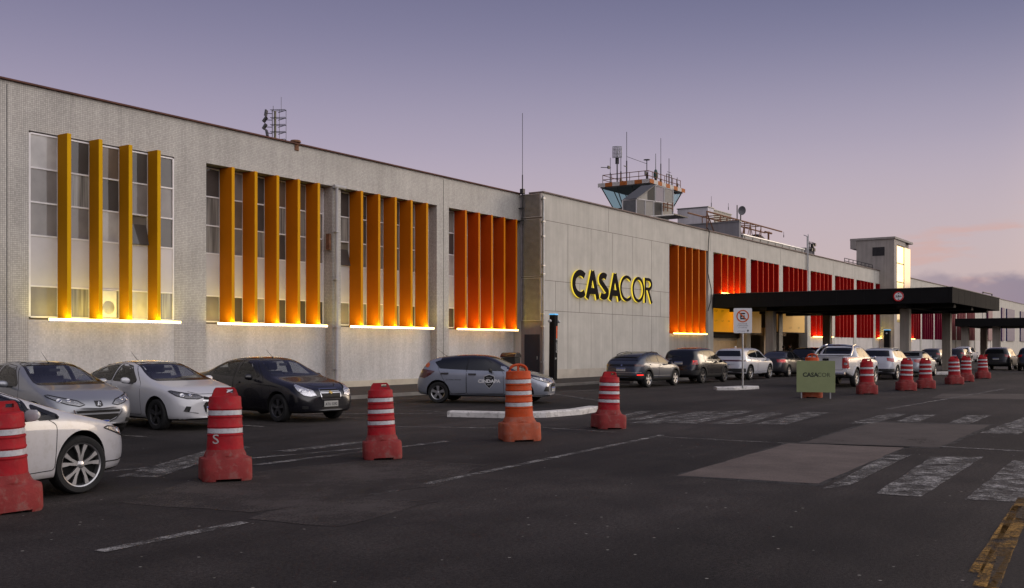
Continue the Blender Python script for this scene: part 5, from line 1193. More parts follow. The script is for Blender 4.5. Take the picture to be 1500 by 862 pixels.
def generic_suv(label, x, y, paint, H=1.62, name='car_suv', lit=False, boxy=.5, rails=False, L=4.5, heading=0, tail=None):
    sp = spec_suv(L=L, W=1.82, H=H, fo=.9, wb=2.66, boxy=boxy, wr=.35)
    c = Car(sp, name, label, 'car', (x, y), R(heading), paint); q = L-4.27; k = H-1.62
    common(c, [[(1.58, 1.08), (2.0, 1.42+k), (2.50, 1.50+k), (2.58, 1.09)], [(2.64, 1.09), (2.60, 1.505+k), (3.2, 1.49+k), (3.35, 1.12)], [(3.42, 1.125), (3.36, 1.48+k), (3.7, 1.44+k), (3.85, 1.24), (3.7, 1.15)]],
        mirrorpoly([(-.70, 1.13), (-.56, 1.52+k)]), mirrorpoly([(-.66, 1.17), (-.58, 1.47+k)]),
        [([(1.40, .42), (1.42, 1.02), (2.0, 1.50+k), (2.60, 1.55+k), (2.61, .40)], (2.4, .95)), ([(2.62, .42), (2.62, 1.55+k), (3.3, 1.53+k), (3.5, 1.12), (3.4, .72), (3.15, .40)], (3.3, .98))], (5, .05, .0))
    lampB(c, tail or [(-34, 1.10), (-62, 1.06), (-64, .94), (-46, .90), (-34, .96)], TAILR)
    if lit: lampB(c, [(-38, 1.04), (-54, 1.02), (-54, .97), (-38, .98)], TAILON, 'lit_tail_lamp')
    c.plate('B', .80, 'AYZ 4412'); c.drape('lower_bumper', [(-60, .38), (60, .38), (56, .56), (-56, .56)], 'WB', CLAD, .008, .05); lampF(c, [(-18, .86), (-50, .88), (-52, .96), (-20, .94)], LAMPG)
    if rails:
        for sd in (-1, 1):
            b = MB(); pts = [c.cast('T', c.X(d), sd*.60)[0]+Vector((0, 0, o_)) for d, o_ in ((2.1, -.005), (2.2, .045), (2.9, .055), (3.5, .045), (3.6, -.005))]; b.tube(pts, .018, 6); b.build('roof_rail', STEEL, c.T)
    return c
def generic_sedan(label, x, y, paint, name='car_sedan', heading=0, lit=False, H=1.44):
    sp = spec_sedan(L=4.48, W=1.74, H=H, fo=.87, wb=2.62)
    c = Car(sp, name, label, 'car', (x, y), R(heading), paint); k = H-1.44
    common(c, [[(1.60, .98), (2.05, 1.31+k), (2.42, 1.355+k), (2.46, 1.0)], [(2.56, 1.0), (2.53, 1.36+k), (3.02, 1.33+k), (3.5, 1.15), (3.45, 1.04)]],
        mirrorpoly([(-.68, 1.02), (-.50, 1.37+k)]), mirrorpoly([(-.58, 1.14), (-.48, 1.33+k)]),
        [([(1.38, .30), (1.42, .95), (2.05, 1.38+k), (2.5, 1.40+k), (2.52, .28)], (2.34, .86)), ([(2.53, .30), (2.53, 1.40+k), (3.06, 1.37+k), (3.55, 1.08), (3.3, .62), (3.05, .28)], (3.22, .88))], (5, .05, .0))
    lampB(c, [(-26, .96), (-60, .98), (-60, .80), (-44, .76), (-28, .82)], TAILR)
    if lit: lampB(c, [(-36, .93), (-56, .94), (-56, .86), (-38, .86)], TAILON, 'lit_tail_lamp')
    c.plate('B', .62, 'AVN 9034'); lampF(c, [(-20, .62), (-50, .74), (-48, .80), (-24, .72)], LAMPG); return c
def car_pickup():
    L, W, H = 5.3, 1.82, 1.74
    sp = dict(L=L, W=W, H=H, fo=.9, wb=3.0, wr=.38, gap=.075, sill=.36, roofw=.71, rimr=.62, plan=plan_std(L, .70)[:-4]+[(L-.6, .985), (L-.15, .97), (L-.04, .95), (L, .90)],
        top=[(0, .80), (.04, .98), (.15, 1.08), (.5, 1.16), (1.0, 1.2), (1.25, 1.22), (1.7, H-.22), (2.0, H-.05), (2.3, H), (3.1, H-.01), (3.35, H-.04), (3.5, H-.10), (3.62, 1.38), (3.70, 1.31), (3.78, 1.30), (4.6, 1.30), (5.15, 1.30), (5.26, 1.29), (L, 1.27)],
        belt=[(0, .7), (.15, .95), (.6, 1.05), (1.2, 1.10), (3.4, 1.18), (3.7, 1.22), (L, 1.22)], bottom=[(0, .42), (.2, .36), (.7, .34), (L-1.2, .36), (L-.5, .5), (L, .60)],
        st=[0, .04, .12, .3, .55, .85, 1.1, 1.28, 1.5, 1.75, 2.0, 2.3, 2.7, 3.1, 3.35, 3.48, 3.56, 3.64, 3.72, 3.9, 4.3, 4.8, 5.1, 5.2, 5.27, L], tail=.01, nose=.05)
    c = Car(sp, 'pickup_truck', 'white double-cab pickup truck seen from behind, waiting beside the drop-off', 'pickup truck', (44.85, 12.78), R(0), WHITE, hollow=False)
    common(c, [[(1.78, 1.22), (2.12, 1.55), (2.55, 1.62), (2.60, 1.23)], [(2.68, 1.23), (2.63, 1.625), (3.15, 1.61), (3.36, 1.50), (3.42, 1.25)]],
        mirrorpoly([(-.70, 1.25), (-.56, 1.64)]), mirrorpoly([(-.64, 1.36), (-.56, 1.62)]),
        [([(1.50, .48), (1.54, 1.16), (2.12, 1.62), (2.62, 1.67), (2.64, .46)], (2.45, 1.08)), ([(2.65, .48), (2.65, 1.67), (3.25, 1.65), (3.52, 1.3), (3.45, .85), (3.2, .46)], (3.32, 1.10))], (6, .05, .0), ALLOY, 0, CHROME, (1.85, 1.14))
    # cargo bed well, tailgate, bars
    b = MB(); b.box(c.X(5.18), c.X(3.82), -.70, .70, 1.286, 1.308); b.build('tonneau_cover', CLAD, c.T, bevel=.01)
    c.drape('tailgate', rpoly([(-.66, .74), (.66, .74), (.66, 1.24), (-.66, 1.24)], .04), 'B', WHITE, .010, .06, thick=.012); c.ribbon('tailgate_gap', rpoly([(-.68, .72), (.68, .72), (.68, 1.26), (-.68, 1.26)], .04), .014, 'B', WELL, .002, True)
    c.drape('handle', rpoly([(-.13, 1.10), (.13, 1.10), (.12, 1.19), (-.12, 1.19)], .02), 'B', GLOSSB, .028, .06, thick=.03)
    for sg in (-1, 1): c.drape('tail_light', rpoly([(sg*.70, .78), (sg*.88, .78), (sg*.88, 1.22), (sg*.72, 1.22)], .02), 'B', TAILR, .014, .05, thick=.02)
    for fr in ('R', 'L'): c.drape('tail_light_side', [(c.X(5.26), .80), (c.X(5.10), .84), (c.X(5.12), 1.20), (c.X(5.25), 1.22)], fr, TAILR, .012, .05)
    for sg in (-1, 1): c.drape('lamp_lens', rpoly([(sg*.73, .93), (sg*.85, .93), (sg*.85, 1.02), (sg*.74, 1.02)], .01), 'B', LAMPG, .020, .05, thick=.008)
    b = MB(); x = c.X(5.3); b.box(x-.10, x+.12, -.80, .80, .50, .62); b.build('bumper', CHROME, c.T, bevel=.03); b = MB(); b.box(x-.105, x+.0, -.28, .28, .46, .66); b.build('bumper_step', CLAD, c.T, bevel=.02); c.plate('B', .56, 'BCD 3F27')
    for sd in (-1, 1):
        b = MB(); b.tube([(c.X(4.35), sd*.76, 1.30), (c.X(3.95), sd*.72, 1.52), (c.X(3.62), sd*.62, 1.69), (c.X(3.1), sd*.60, 1.755)], .038, 8); b.build('sports_bar', CHROME, c.T)
    b = MB(); b.tube([(c.X(3.62), -.62, 1.69), (c.X(3.66), -.3, 1.73), (c.X(3.66), .3, 1.73), (c.X(3.62), .62, 1.69)], .038, 8); b.box(c.X(3.70), c.X(3.64), -.16, .16, 1.71, 1.75, 1); b.build('sports_bar', [CHROME, TAILD], c.T)
    c.arch_trim(WHITE, .05, .022); c.text('side_lettering', '4x4', .11, 'R', c.X(4.85), 1.14, CLAD, .006, 1.0); lampF(c, [(-20, .98), (-46, .98), (-48, 1.12), (-22, 1.08)], LAMPG); c.drape('grille', [(-18, 1.06), (18, 1.06), (15, .7), (-15, .7)], 'WF', CHROME, .01, .05)
    return c
CARS = [car_silver_hatch, car_white_sedan, car_black_sedan, car_security, car_edge, car_nivus, car_boxy, car_white_suv, car_pickup]
for f in CARS: f()
generic_sedan('dark grey sedan with lit tail lights, nose to the canopy ahead of the white SUV', 56.4, 19.6, DGREY, 'parked_car', lit=True)
generic_suv('black SUV half hidden between the grey sedan and the white pickup', 62.0, 19.6, BLACKP, 1.62, 'parked_suv', lit=True, boxy=1)
generic_suv('white SUV with slanted red tail lights and roof rails queueing ahead of the pickup', 54.85, 13.55, WHITE2, 1.62, 'parked_suv', boxy=0, rails=True)
generic_sedan('silver sedan at the head of the queue, just before the canopy', 60.5, 13.4, SILVER, 'parked_car')
generic_suv('small dark car parked under the canopy behind its front pillar', 95.5, 19.5, DGREY, 1.5, 'parked_car', L=4.3)
generic_suv('black hatchback under the far end of the first canopy', 103.5, 19.0, BLACKP, 1.5, 'parked_car', L=4.3)
generic_suv('white SUV parked furthest away, in front of the distant canopy', 115, 20.4, WHITE, 1.66, 'parked_suv')
generic_suv('dark grey SUV driving off beyond the last barrels', 80.3, 11.9, DGREY, 1.62, 'passing_suv')
generic_suv('dark blue-grey SUV driving at the right edge of the picture', 78.6, 9.5, GREYP, 1.66, 'passing_suv')
# ------------------------------------------------------------------ traffic barrels
BRED = mat('barrel_red_plastic', (.27, .006, .012), .65, 0, 5, .3, .15, dirt=(.20, .06, .055), dirtamt=.6, bscale=30); BASER = mat('dusty_barrel_base', (.20, .026, .026), .75, 0, 4, .3, .25, dirt=(.19, .12, .105), dirtamt=.7, bscale=30)
BORG = mat('barrel_orange_plastic', (.40, .05, .009), .65, 0, 5, .2, .15, dirt=(.30, .14, .08), dirtamt=.4, bscale=30); BASEO = mat('dusty_orange_base', (.31, .07, .035), .75, 0, 4, .3, .25, dirt=(.26, .17, .14), dirtamt=.6)
BANDW = mat('reflective_band', (.42, .42, .45), .4, 0, 9, .15, 0, dirt=(.16, .13, .12), dirtamt=.6); SCUFF = mat('scuffed_white', (.40, .36, .36), .7)
def barrel(label, px, py, rz=0, style='red', bands=3, h=1.16, scale=1.0, scuff=False):
    p = gnd(px, py); d = (p-Vector((0, 0, 0))).normalized(); p = p+d*.25*scale
    k = scale; t = thing('traffic_barrel', label, 'traffic barrel', (p.x, p.y, 0), math.atan2(-p.y, -p.x)+R(90)+R(rz), 'traffic barrels along the lane'); t.rotation_euler[0] = R(((px*7) % 5-2)*.7); t.rotation_euler[1] = R(((px*3) % 7-3)*.55)
    red, base = (BRED, BASER) if style == 'red' else (BORG, BASEO)
    bw = .315*k; bh = .29*k
    # square foot with notches and rounded corners
    b = MB(); n = 40
    def sq(r, z, c=.22):
        out = []
        for i in range(n):
            a = 2*math.pi*i/n; e = 5; q = (abs(math.cos(a))**e+abs(math.sin(a))**e)**(-1/e); out.append(Vector((r*q*math.cos(a), r*q*math.sin(a), z)))
        return out
    rows = []
    for r, z in ((bw*.97, 0), (bw, .03*k), (bw*.99, bh*.85), (bw*.96, bh*.97), (bw*.80, bh*1.02)):
        row = sq(r, z)
        if z < .02: row = [Vector((v.x, v.y, .055*k if min(abs(v.x), abs(v.y)) < bw*.38 else 0)) for v in row]
        rows.append(row)
    r0 = .225*k
    for r, z in ((r0*1.16, bh*1.10), (r0*1.02, bh*1.34)): rows.append([Vector((r*math.cos(2*math.pi*i/n), r*math.sin(2*math.pi*i/n), z)) for i in range(n)])
    vs = [v for r_ in rows for v in r_]; fs = [(j*n+i, j*n+(i+1) % n, (j+1)*n+(i+1) % n, (j+1)*n+i) for j in range(len(rows)-1) for i in range(n)]; fs.append(list(range(n))[::-1])
    b.add(vs, fs, 0, True); b.build('base', base, t)
    z0 = bh*1.3; zt = h-.11*k; prof = []; nb = bands; seg = (zt-z0)/(nb+1.0) if nb else 0
    def rad(z): return r0-(z-z0)/(zt-z0)*.028*k
    zz = z0; bandz = []
    prof.append((rad(z0)+.005, z0))
    for i in range(nb):
        zc = z0+seg*(i+1)+.02*k; hb = .062*k; bandz.append((zc-hb/2-.0, zc+hb/2))
        a = zc-hb/2-.016; prof += [(rad(a)+.002, a-.02), (rad(a)+.008, a-.012), (rad(a)+.008, a), (rad(a)-.004, a+.008), (rad(a)-.004, zc+hb/2+.006)]
        a2 = zc+hb/2+.014; prof += [(rad(a2)+.008, a2), (rad(a2)+.008, a2+.012), (rad(a2)+.001, a2+.022)]
    prof += [(rad(zt)+.002, zt-.02), (rad(zt)-.004, zt-.006), (rad(zt)-.02, zt), (0, zt+.004)]
    b = MB(); b.lathe(prof, 36); b.build('drum', red, t)
    for za, zb in bandz:
        b = MB(); b.lathe([(rad(za)-.003, za), (rad(za)+.0015, za+.002), (rad(zb)+.0015, zb-.002), (rad(zb)-.003, zb)], 36); b.build('reflective_band', BANDW, t)
    b = MB()
    if style == 'red':
        w0, w1, w2 = .165*k, .15*k, .125*k; H1 = h-zt; s0, s1 = .03*k, .09*k
        for pts in ([(-w0, 0), (w0, 0), (w1, H1*.38), (-w1, H1*.38)], [(-w1, H1*.38), (s0-.012, H1*.38), (s0-.012, H1*.75), (-w2-.01, H1*.75)], [(s1+.012, H1*.38), (w1, H1*.38), (w2+.01, H1*.75), (s1+.012, H1*.75)], [(-w2-.01, H1*.75), (w2+.01, H1*.75), (w2-.015, H1), (-w2+.015, H1)]):
            b.prism([(x, z+zt) for x, z in pts], -.028*k, .028*k, 'y')
        b.build('handle', red, t)
    else:
        H1 = h-zt
        pts = [(.145*k*math.cos(R(a)), zt-.01+H1*1.0*abs(math.sin(R(a)))**.8) for a in range(0, 181, 12)]
        for sgn in (1,): b.tube([(x, 0, z) for x, z in pts], .022*k, 8)
        b.box(-.02, .02, -.012, .012, zt, zt+H1*.95); b.build('handle', red, t)
    if scuff:
        b = MB(); v, f = text_geo('S', .17, 0, .001); b.add([(x.x-.14, -math.sqrt(max(.01, (rad(.5)+.012)**2-(x.x-.14)**2)), x.y+.52) for x in v], f); b.build('scuff_mark', SCUFF, t)
    return t
barrel('dusty red traffic barrel cut by the left edge, in front of the white car', 7, 753, 20, bands=2, h=1.13, scuff=False)
barrel('red traffic barrel with a white S scrawled low, in front of the white sedan', 330, 706, 8, bands=2, h=1.17, scuff=True)
barrel('faded red traffic barrel right of the black sedan, pale dusty foot', 560, 674, 4, bands=3, h=1.14, scale=.93)
barrel('tall orange traffic barrel with ring handle in front of the security car', 761, 647, 14, 'orange', 3, 1.37, 1.12)
barrel('red traffic barrel between the orange barrel and the blue-grey crossover', 891, 629, 25, bands=3, h=1.17, scale=1.0)
barrel('orange traffic barrel half hidden behind the pale green sign board', 1189, 583, 0, 'orange', 3, 1.44, 1.1)
barrel('red traffic barrel just right of the pale green sign board', 1270, 578, 10, bands=2, h=1.25, scale=1.1)
barrel('red traffic barrel beside the queueing white SUV', 1327, 572.5, 20, bands=3, h=1.24, scale=1.08)
barrel('red traffic barrel beside the silver sedan, second of the close pair', 1356, 569.5, 12, bands=3, h=1.22, scale=1.1)
barrel('red traffic barrel in front of the canopy front pillar', 1398, 563.5, 22, bands=3, h=1.24, scale=1.1)
barrel('red traffic barrel right behind the one at the canopy front pillar', 1415, 559.5, 5, bands=3, h=1.24, scale=1.1)
barrel('furthest red traffic barrel, near the dark grey SUV', 1440, 555, 15, bands=3, h=1.24, scale=1.1)
# ------------------------------------------------------------------ pale green sign board leaning on the orange barrel
p = gnd(1195, 584); t = thing('lettered_board', 'pale green board lettered CASACOR propped against an orange barrel', 'sign', (p.x, p.y, .2), math.atan2(-p.y, -p.x)+R(90)+R(-4))
b = MB(); b.box(-.60, .60, -.015, .015, 0, 1.02); b.build('board', mat('pale_green_board', (.24, .275, .14), .6, 0, 2, .1), t)
for (tx, cx, bo) in (('CASA', -.17, .006), ('COR', .25, -.001)):
    v, f = text_geo(tx, .19, .001, bo); b = MB(); b.add([(q.x+cx, -.018-q.z, q.y+.56) for q in v], f); b.build('lettering', mat('board_print', (.03, .035, .03), .6), t)
b = MB(); 
for sx_ in (-.45, .45): b.box(sx_-.02, sx_+.02, .016, .05, -.2, .9)
b.build('leg', STEEL, t)
# ------------------------------------------------------------------ no parking sign
p = gnd(1088, 568.5, .12); t = thing('no_parking_sign', 'white sign on a grey pole with a struck-out E in an orange ring', 'traffic sign', (p.x, p.y, .1), math.atan2(-p.y, -p.x)+R(90)+R(6))
b = MB(); b.tube([(0, .03, 0), (0, .03, 2.95)], .035, 10); b.build('pole', STEEL, t)
b = MB(); b.prism(rpoly([(-.34, 2.08), (.34, 2.08), (.34, 3.02), (-.34, 3.02)], .05), -.012, -.002, 'y'); b.build('board', mat('sign_face_white', (.60, .60, .63), .5, 0, 3, .05), t)
b = MB(); b.lathe([(.19, 0), (.235, 0), (.235, .004), (.19, .004)], 40, 0, Matrix.Translation((0, -.013, 2.72)) @ Matrix.Rotation(R(90), 4, 'X'), close=True); b.box(-.21, .21, -.0215, -.0185, -.022, .022, mx=Matrix.Translation((0, 0, 2.72)) @ Matrix.Rotation(R(45), 4, 'Y')); b.build('prohibition_ring', mat('sign_orange_red', (.50, .10, .02), .5), t)
def flat_text(parent, tx, size, x, z, y, m, bold=.0, name='lettering', sx=1):
    v, f = marks_geo(tx, size); b = MB(); b.add([(q.x*sx+x, y-q.z, q.y+z) for q in v], f); return b.build(name, m, parent)
SB = mat('sign_print_black', (.015, .015, .025), .6)
b = MB(); b.box(-.09, -.045, -.018, -.013, 2.60, 2.84); b.box(-.045, .085, -.018, -.013, 2.79, 2.84); b.box(-.045, .07, -.018, -.013, 2.695, 2.745); b.box(-.045, .085, -.018, -.013, 2.60, 2.65); b.build('letter', SB, t)
flat_text(t, 10, .05, 0, 2.43, -.014, SB, .001); flat_text(t, 12, .05, 0, 2.36, -.014, SB, .001); flat_text(t, 9, .05, 0, 2.29, -.014, SB); flat_text(t, 8, .05, -.06, 2.15, -.014, SB, .001)
b = MB(); b.prism([(.16, 2.16), (.19, 2.12), (.22, 2.16), (.22, 2.2), (.19, 2.21), (.16, 2.2)], -.017, -.013, 'y'); b.build('crest', SB, t)
# ------------------------------------------------------------------ black totems
def totem(label, px, Y, h, w, letters):
    p = wallp(px, HY, Y); t = thing('camera_totem', label, 'totem', (p.x, p.y, .1), 0)
    lean = Matrix.Rotation(R(1.2), 4, 'Y')
    b = MB(); b.box(-w/2, w/2, -w/2, w/2, 0, h-.1, mx=lean); b.build('column', BLACKF, t, bevel=.01)
    b = MB(); b.box(-w/2-.01, w/2+.01, -w/2-.01, w/2+.01, h-.098, h-.04, mx=lean); b.build('blue_cap', mat('blue_cap_light', (.05, .2, .4), .4, emit=(.12, .5, .9), estr=.8), t)
    b = MB(); b.tube([lean @ Vector((-.42, 0, h-.38)), lean @ Vector((.42, 0, h-.38))], .02, 6); b.build('arm', DARKM, t)
    for s in (-1, 1):
        b = MB(); b.lathe([(0, -.07), (.06, -.06), (.07, .04), (.055, .07), (0, .07)], 12, 0, Matrix.Translation(lean @ Vector((s*.40, -.03, h-.40))) @ Matrix.Rotation(R(70), 4, 'X')); b.build('camera', mat('camera_white', (.4, .4, .42), .4), t)
    if letters:
        b = MB(); b.box(w*.02, w*.36, -w/2-.006, -w/2-.001, h-1.2, h-.62, mx=lean); b.build('orange_stripe', mat('totem_orange', (.45, .06, .01), .5, emit=(1, .12, .02), estr=.12), t)
        v, f = marks_geo(7, .14); b = MB(); b.add([lean @ Vector((w*.19-q.y, -w/2-.006-q.z, h-1.52+q.x)) for q in v], f); b.build('lettering', mat('totem_white', (.6, .6, .6), .5), t)
        v, f = marks_geo(2, .12); b = MB(); b.add([lean @ Vector((w*.05+q.x, -w/2-.006-q.z, 1.0+q.y)) for q in v], f); b.build('lettering', mat('totem_white', (.6, .6, .6), .5), t)
totem('black camera totem with an orange stripe and blue cap beside the pale lettered wall', 810, 25.2, 3.15, .29, True)
totem('small distant black totem with blue cap at the foot of the stair tower', 1299.5, 24.2, 3.15, .5, False)
# bin by the door
t = thing('wheelie_bin', 'dark rounded wheeled bin near the dark side door', 'bin', (39.4, 26.6, .1), R(12))
b = MB(); b.prism([(-.28, .08), (.28, .08), (.36, 1.05), (-.36, 1.05)], -.36, .36, 'y'); b.build('body', CLAD, t, bevel=.04)
b = MB(); b.prism([(-.39, 1.06)]+[(-.39*math.cos(R(a)), 1.10+.2*math.sin(R(a))) for a in range(0, 181, 20)]+[(.39, 1.06)], -.38, .38, 'y'); b.build('lid', BLACKP, t, bevel=.02)
for s in (-1, 1):
    b = MB(); b.lathe([(0, -.03), (.1, -.03), (.1, .03), (0, .03)], 16, 0, Matrix.Translation((-.25, s*.38, .1)) @ Matrix.Rotation(R(90), 4, 'X')); b.build('wheel', TYRE, t)
# ------------------------------------------------------------------ floodlight mast far behind the roof
p = at_depth(403, HY, 160); t = thing('floodlight_mast', 'tall floodlight mast with tilted lamps and a ladder rising behind the tiled roof', 'floodlight mast', (p.x, p.y, 0), TH-R(90))
b = MB(); b.tube([(0, 0, 0), (0, 0, 38.4)], .22, 10, r1=.18); b.build('pole', mat('mast_pole', (.20, .185, .13), .6), t)
fr = MB()
for z in (33.8, 35, 36.1, 37.2, 38.4):
    fr.tube([(-.6, 0, z), (1.75, 0, z+.05)], .05, 5); fr.tube([(-.6, -.8, z), (1.75, -.8, z+.05)], .05, 5); fr.tube([(1.75, -.8, z), (1.75, 0, z)], .04, 5); fr.tube([(.5, 0, z-.25), (1.75, -.4, z)], .06, 5)
for x in (-.35, 1.8, .75): fr.tube([(x, -.4, 33.5), (x, -.4, 38.5)], .06 if x < 0 else .035, 5)
fr.tube([(-.3, 0, 38.4), (-.3, 0, 39.2)], .04, 5); fr.tube([(.95, 0, 38.4), (.95, 0, 40.6)], .03, 5); fr.tube([(.3, 0, 30), (.3, 0, 33.6)], .04, 5); fr.tube([(1.3, 0, 31), (1.3, 0, 33.6)], .05, 5)
for k in range(6): fr.tube([(.3, 0, 30.5+k*.55), (1.3, 0, 30.5+k*.55)], .03, 4)
fr.build('frame', DARKM, t)
for i, (z, x, a) in enumerate(((38.0, -1.35, 30), (37.0, -1.5, 55), (35.9, -1.55, 50), (34.9, -1.2, 10), (33.8, -1.1, -35))):
    mx = Matrix.Translation((x, -.3, z)) @ Matrix.Rotation(R(a-20), 4, 'Y')
    b = MB(); b.box(-.12, .12, -.55, .55, -.48, .48, mx=mx); b.tube([mx @ Vector((.1, 0, 0)), (-.4, -.3, z-.1)], .06, 5); b.build('lamp_head', mat('lamp_head_dark', (.07, .07, .075), .4, .3), t)
# ------------------------------------------------------------------ antennas and clutter
def whip(label, p, h, r=.03, extra=None, m=None, name='whip_antenna'):
    t = thing(name, label, 'antenna', tuple(p)); b = MB(); b.tube([(0, 0, 0), (0, 0, h*.45)], r, 6); b.build('mast', m or DARKM, t); b = MB(); b.tube([(0, 0, h*.45), (0, 0, h)], r*.45, 6); b.build('whip', m or DARKM, t)
    if extra: extra(t)
    return t
def brk(t):
    b = MB(); b.box(-.05, .05, -.05, .3, .2, .25); b.box(-.05, .05, -.05, .3, .8, .85); b.box(-.09, .09, -.09, .09, 1.5, 1.75); b.build('bracket', DARKM, t)
whip('thin whip antenna at the corner where the tiled wing meets the pale hall', (41.15, 27.1, 7.5), 5.4, .03, brk)
# ------------------------------------------------------------------ control tower
Cx, Cy, TZ = 76.9, 38.0, 15.58; A, B = 4.9, 7.0
t = thing('control_tower', 'airport control tower cab with slanted blue-green glass and orange-white roof edge', 'control tower', (Cx, Cy, 9)); o = Vector((Cx, Cy, 9))
b = MB(); b.box(Cx+1.2, Cx+B-1.2, Cy+1, Cy+A-.9, 8.8, 13.4); b.build('shaft', HALLW, t, o)
b = MB(); b.box(Cx, Cx+B, Cy, Cy+A, TZ-.12, TZ); b.box(Cx+.15, Cx+B-.15, Cy+.15, Cy+A-.15, TZ-.38, TZ-.12, 0); b.build('roof_slab', mat('tower_roof_grey', (.22, .21, .21), .8), t, o)
CHK = [mat('check_white', (.50, .47, .45), .7, 0, 3, .2, dirt=(.2, .1, .05), dirtamt=.5), mat('check_orange', (.36, .11, .025), .7, 0, 3, .25, dirt=(.15, .06, .03), dirtamt=.5)]
b = MB(); n = 7
for k in range(n):
    a0, a1 = Cy+A*k/n, Cy+A*(k+1)/n; b.box(Cx-.02, Cx-.004, a0, a1, TZ-.32, TZ+.02, k % 2)
n = 9
for k in range(n):
    a0, a1 = Cx+B*k/n, Cx+B*(k+1)/n; b.box(a0, a1, Cy-.02, Cy-.004, TZ-.32, TZ+.02, (k+1) % 2)
b.build('checkered_fascia', CHK, t, o)
# slanted glazing: top outline wide, bottom outline narrow
top = [(Cx+.25, Cy+.25), (Cx+B-.25, Cy+.25), (Cx+B-.25, Cy+A-.25), (Cx+.25, Cy+A-.25)]; bot = [(Cx+1.0, Cy+1.0), (Cx+B-1.0, Cy+1.0), (Cx+B-1.0, Cy+A-1.0), (Cx+1.0, Cy+A-1.0)]
TG = tinted('tower_glass', (.62, .80, .82)); mul = MB(); zt_, zb_ = TZ-.4, TZ-2.15
for i in range(4):
    a0, a1 = Vector(top[i]), Vector(top[(i+1) % 4]); c0, c1 = Vector(bot[i]), Vector(bot[(i+1) % 4])
    g_ = MB(); g_.add([(*c0, zb_), (*c1, zb_), (*a1, zt_), (*a0, zt_)], [(0, 1, 2, 3)]); g_.build('glazing', TG, t, o, recalc=False)
    for s in (0, .33, .66, 1): mul.tube([(*c0.lerp(c1, s), zb_), (*a0.lerp(a1, s), zt_)], .045, 4)
    mul.tube([(*c0, zb_), (*c1, zb_)], .08, 4)
mul.build('mullions', DARKM, t, o)
b = MB(); b.box(Cx+.9, Cx+B-.9, Cy+.9, Cy+A-.9, zb_-.45, zb_-.06); b.build('cab_base', mat('cab_base_rust', (.26, .17, .12), .8, 0, 3, .4), t, o)
b = MB(); b.box(Cx+1.5, Cx+B-1.5, Cy+1.4, Cy+1.8, zb_, zb_+.8); b.box(Cx+2, Cx+2.5, Cy+2, Cy+2.5, zb_, zt_); b.build('control_desk', DARKM, t, o)
rl = MB()
for z in (.35, .75):
    rl.tube([(Cx+.3, Cy+.3, TZ+z), (Cx+B-.3, Cy+.3, TZ+z)], .03, 4); rl.tube([(Cx+.3, Cy+.3, TZ+z), (Cx+.3, Cy+A-.3, TZ+z)], .03, 4); rl.tube([(Cx+.3, Cy+A-.3, TZ+z), (Cx+B-.3, Cy+A-.3, TZ+z)], .03, 4)
for k in range(9): rl.tube([(Cx+.3+(B-.6)*k/8, Cy+.3, TZ), (Cx+.3+(B-.6)*k/8, Cy+.3, TZ+.78)], .03, 4)
for k in range(6): rl.tube([(Cx+.3, Cy+.3+(A-.6)*k/5, TZ), (Cx+.3, Cy+.3+(A-.6)*k/5, TZ+.78)], .03, 4)
rl.build('railing', RUST, t, o)
b = MB(); b.box(Cx+.5, Cx+5.0, Cy-1.2, Cy+.8, 12.75, 12.85); b.build('gallery_floor', DARKM, t, o)
# glazed stair enclosure in front of the cab
Yf = 36.3
def W3(px, py, Y=Yf): return wallp(px, py, Y)
te = thing('glazed_stairhouse', 'white-framed glazed stairhouse with a sloping roof against the control tower', 'stairhouse', tuple(W3(931, 318)))
oe = Vector(te.location)
FRW = mat('stairhouse_white_frame', (.46, .44, .44), .6); SG = mat('stairhouse_glass', (.12, .12, .125), .5, 0, 3, .3, spec=.3)
face = [(932, 292), (959, 271.5), (986, 279), (986, 314), (932, 320)]
P3 = [W3(*q) for q in face]; dep = Vector((0, 1.2, 0))
b = MB(); b.add([v+Vector((0, .02, 0)) for v in P3], [(0, 1, 2, 3, 4)]); b.build('front_glazing', SG, te, oe, recalc=False)
b = MB(); b.add([P3[0]+Vector((0, .02, 0)), P3[0]+dep, P3[4]+dep, P3[4]+Vector((0, .02, 0))], [(0, 1, 2, 3)]); b.build('side_glazing', SG, te, oe, recalc=False)
b = MB(); up = Vector((0, 0, .06)); b.add([P3[0]-Vector((.1, .1, -.06)), P3[1]+up-Vector((0, .1, 0)), P3[1]+up+dep, P3[0]+up+dep, P3[0]-Vector((.1, .1, 0)), P3[1]-Vector((0, .1, 0)), P3[1]+dep, P3[0]+dep], [(0, 1, 2, 3), (4, 7, 6, 5), (0, 4, 5, 1), (0, 3, 7, 4)]); b.build('roof', mat('stairhouse_roof', (.10, .10, .105), .6), te, oe)
for k, (q, mm) in enumerate([(((933, 293), (948, 281.5), (948, 294.5)), mat('stair_pale_curtain', (.26, .25, .235), .7)), (((949, 281), (958.5, 273), (958.5, 295.5), (949, 294.5)), mat('stair_dark', (.03, .03, .032), .7)), (((961, 273.5), (972, 276), (972, 296.5), (961, 295.5)), mat('lilac_blind', (.20, .18, .22), .6)), (((974, 276.5), (985, 279.5), (985, 299), (974, 297)), mat('stair_curtain', (.22, .21, .20), .7)),
        (((933, 294), (944, 295), (944, 318.5), (933, 319)), mat('stair_grey', (.13, .125, .125), .7)), (((946, 295.5), (956.5, 296.5), (956.5, 317.5), (946, 318)), mat('stair_curtain', (.22, .21, .20), .7)), (((958.5, 297), (969, 298), (969, 316.5), (958.5, 317)), mat('stair_dark', (.03, .03, .032), .7))]):
    b = MB(); b.add([W3(*c_) for c_ in q], [tuple(range(len(q)))]); b.build('pane', mm, te, oe, recalc=False)
b = MB(); 
def bar(a, c, r=.055): b.tube([W3(*a), W3(*c)], r, 4)
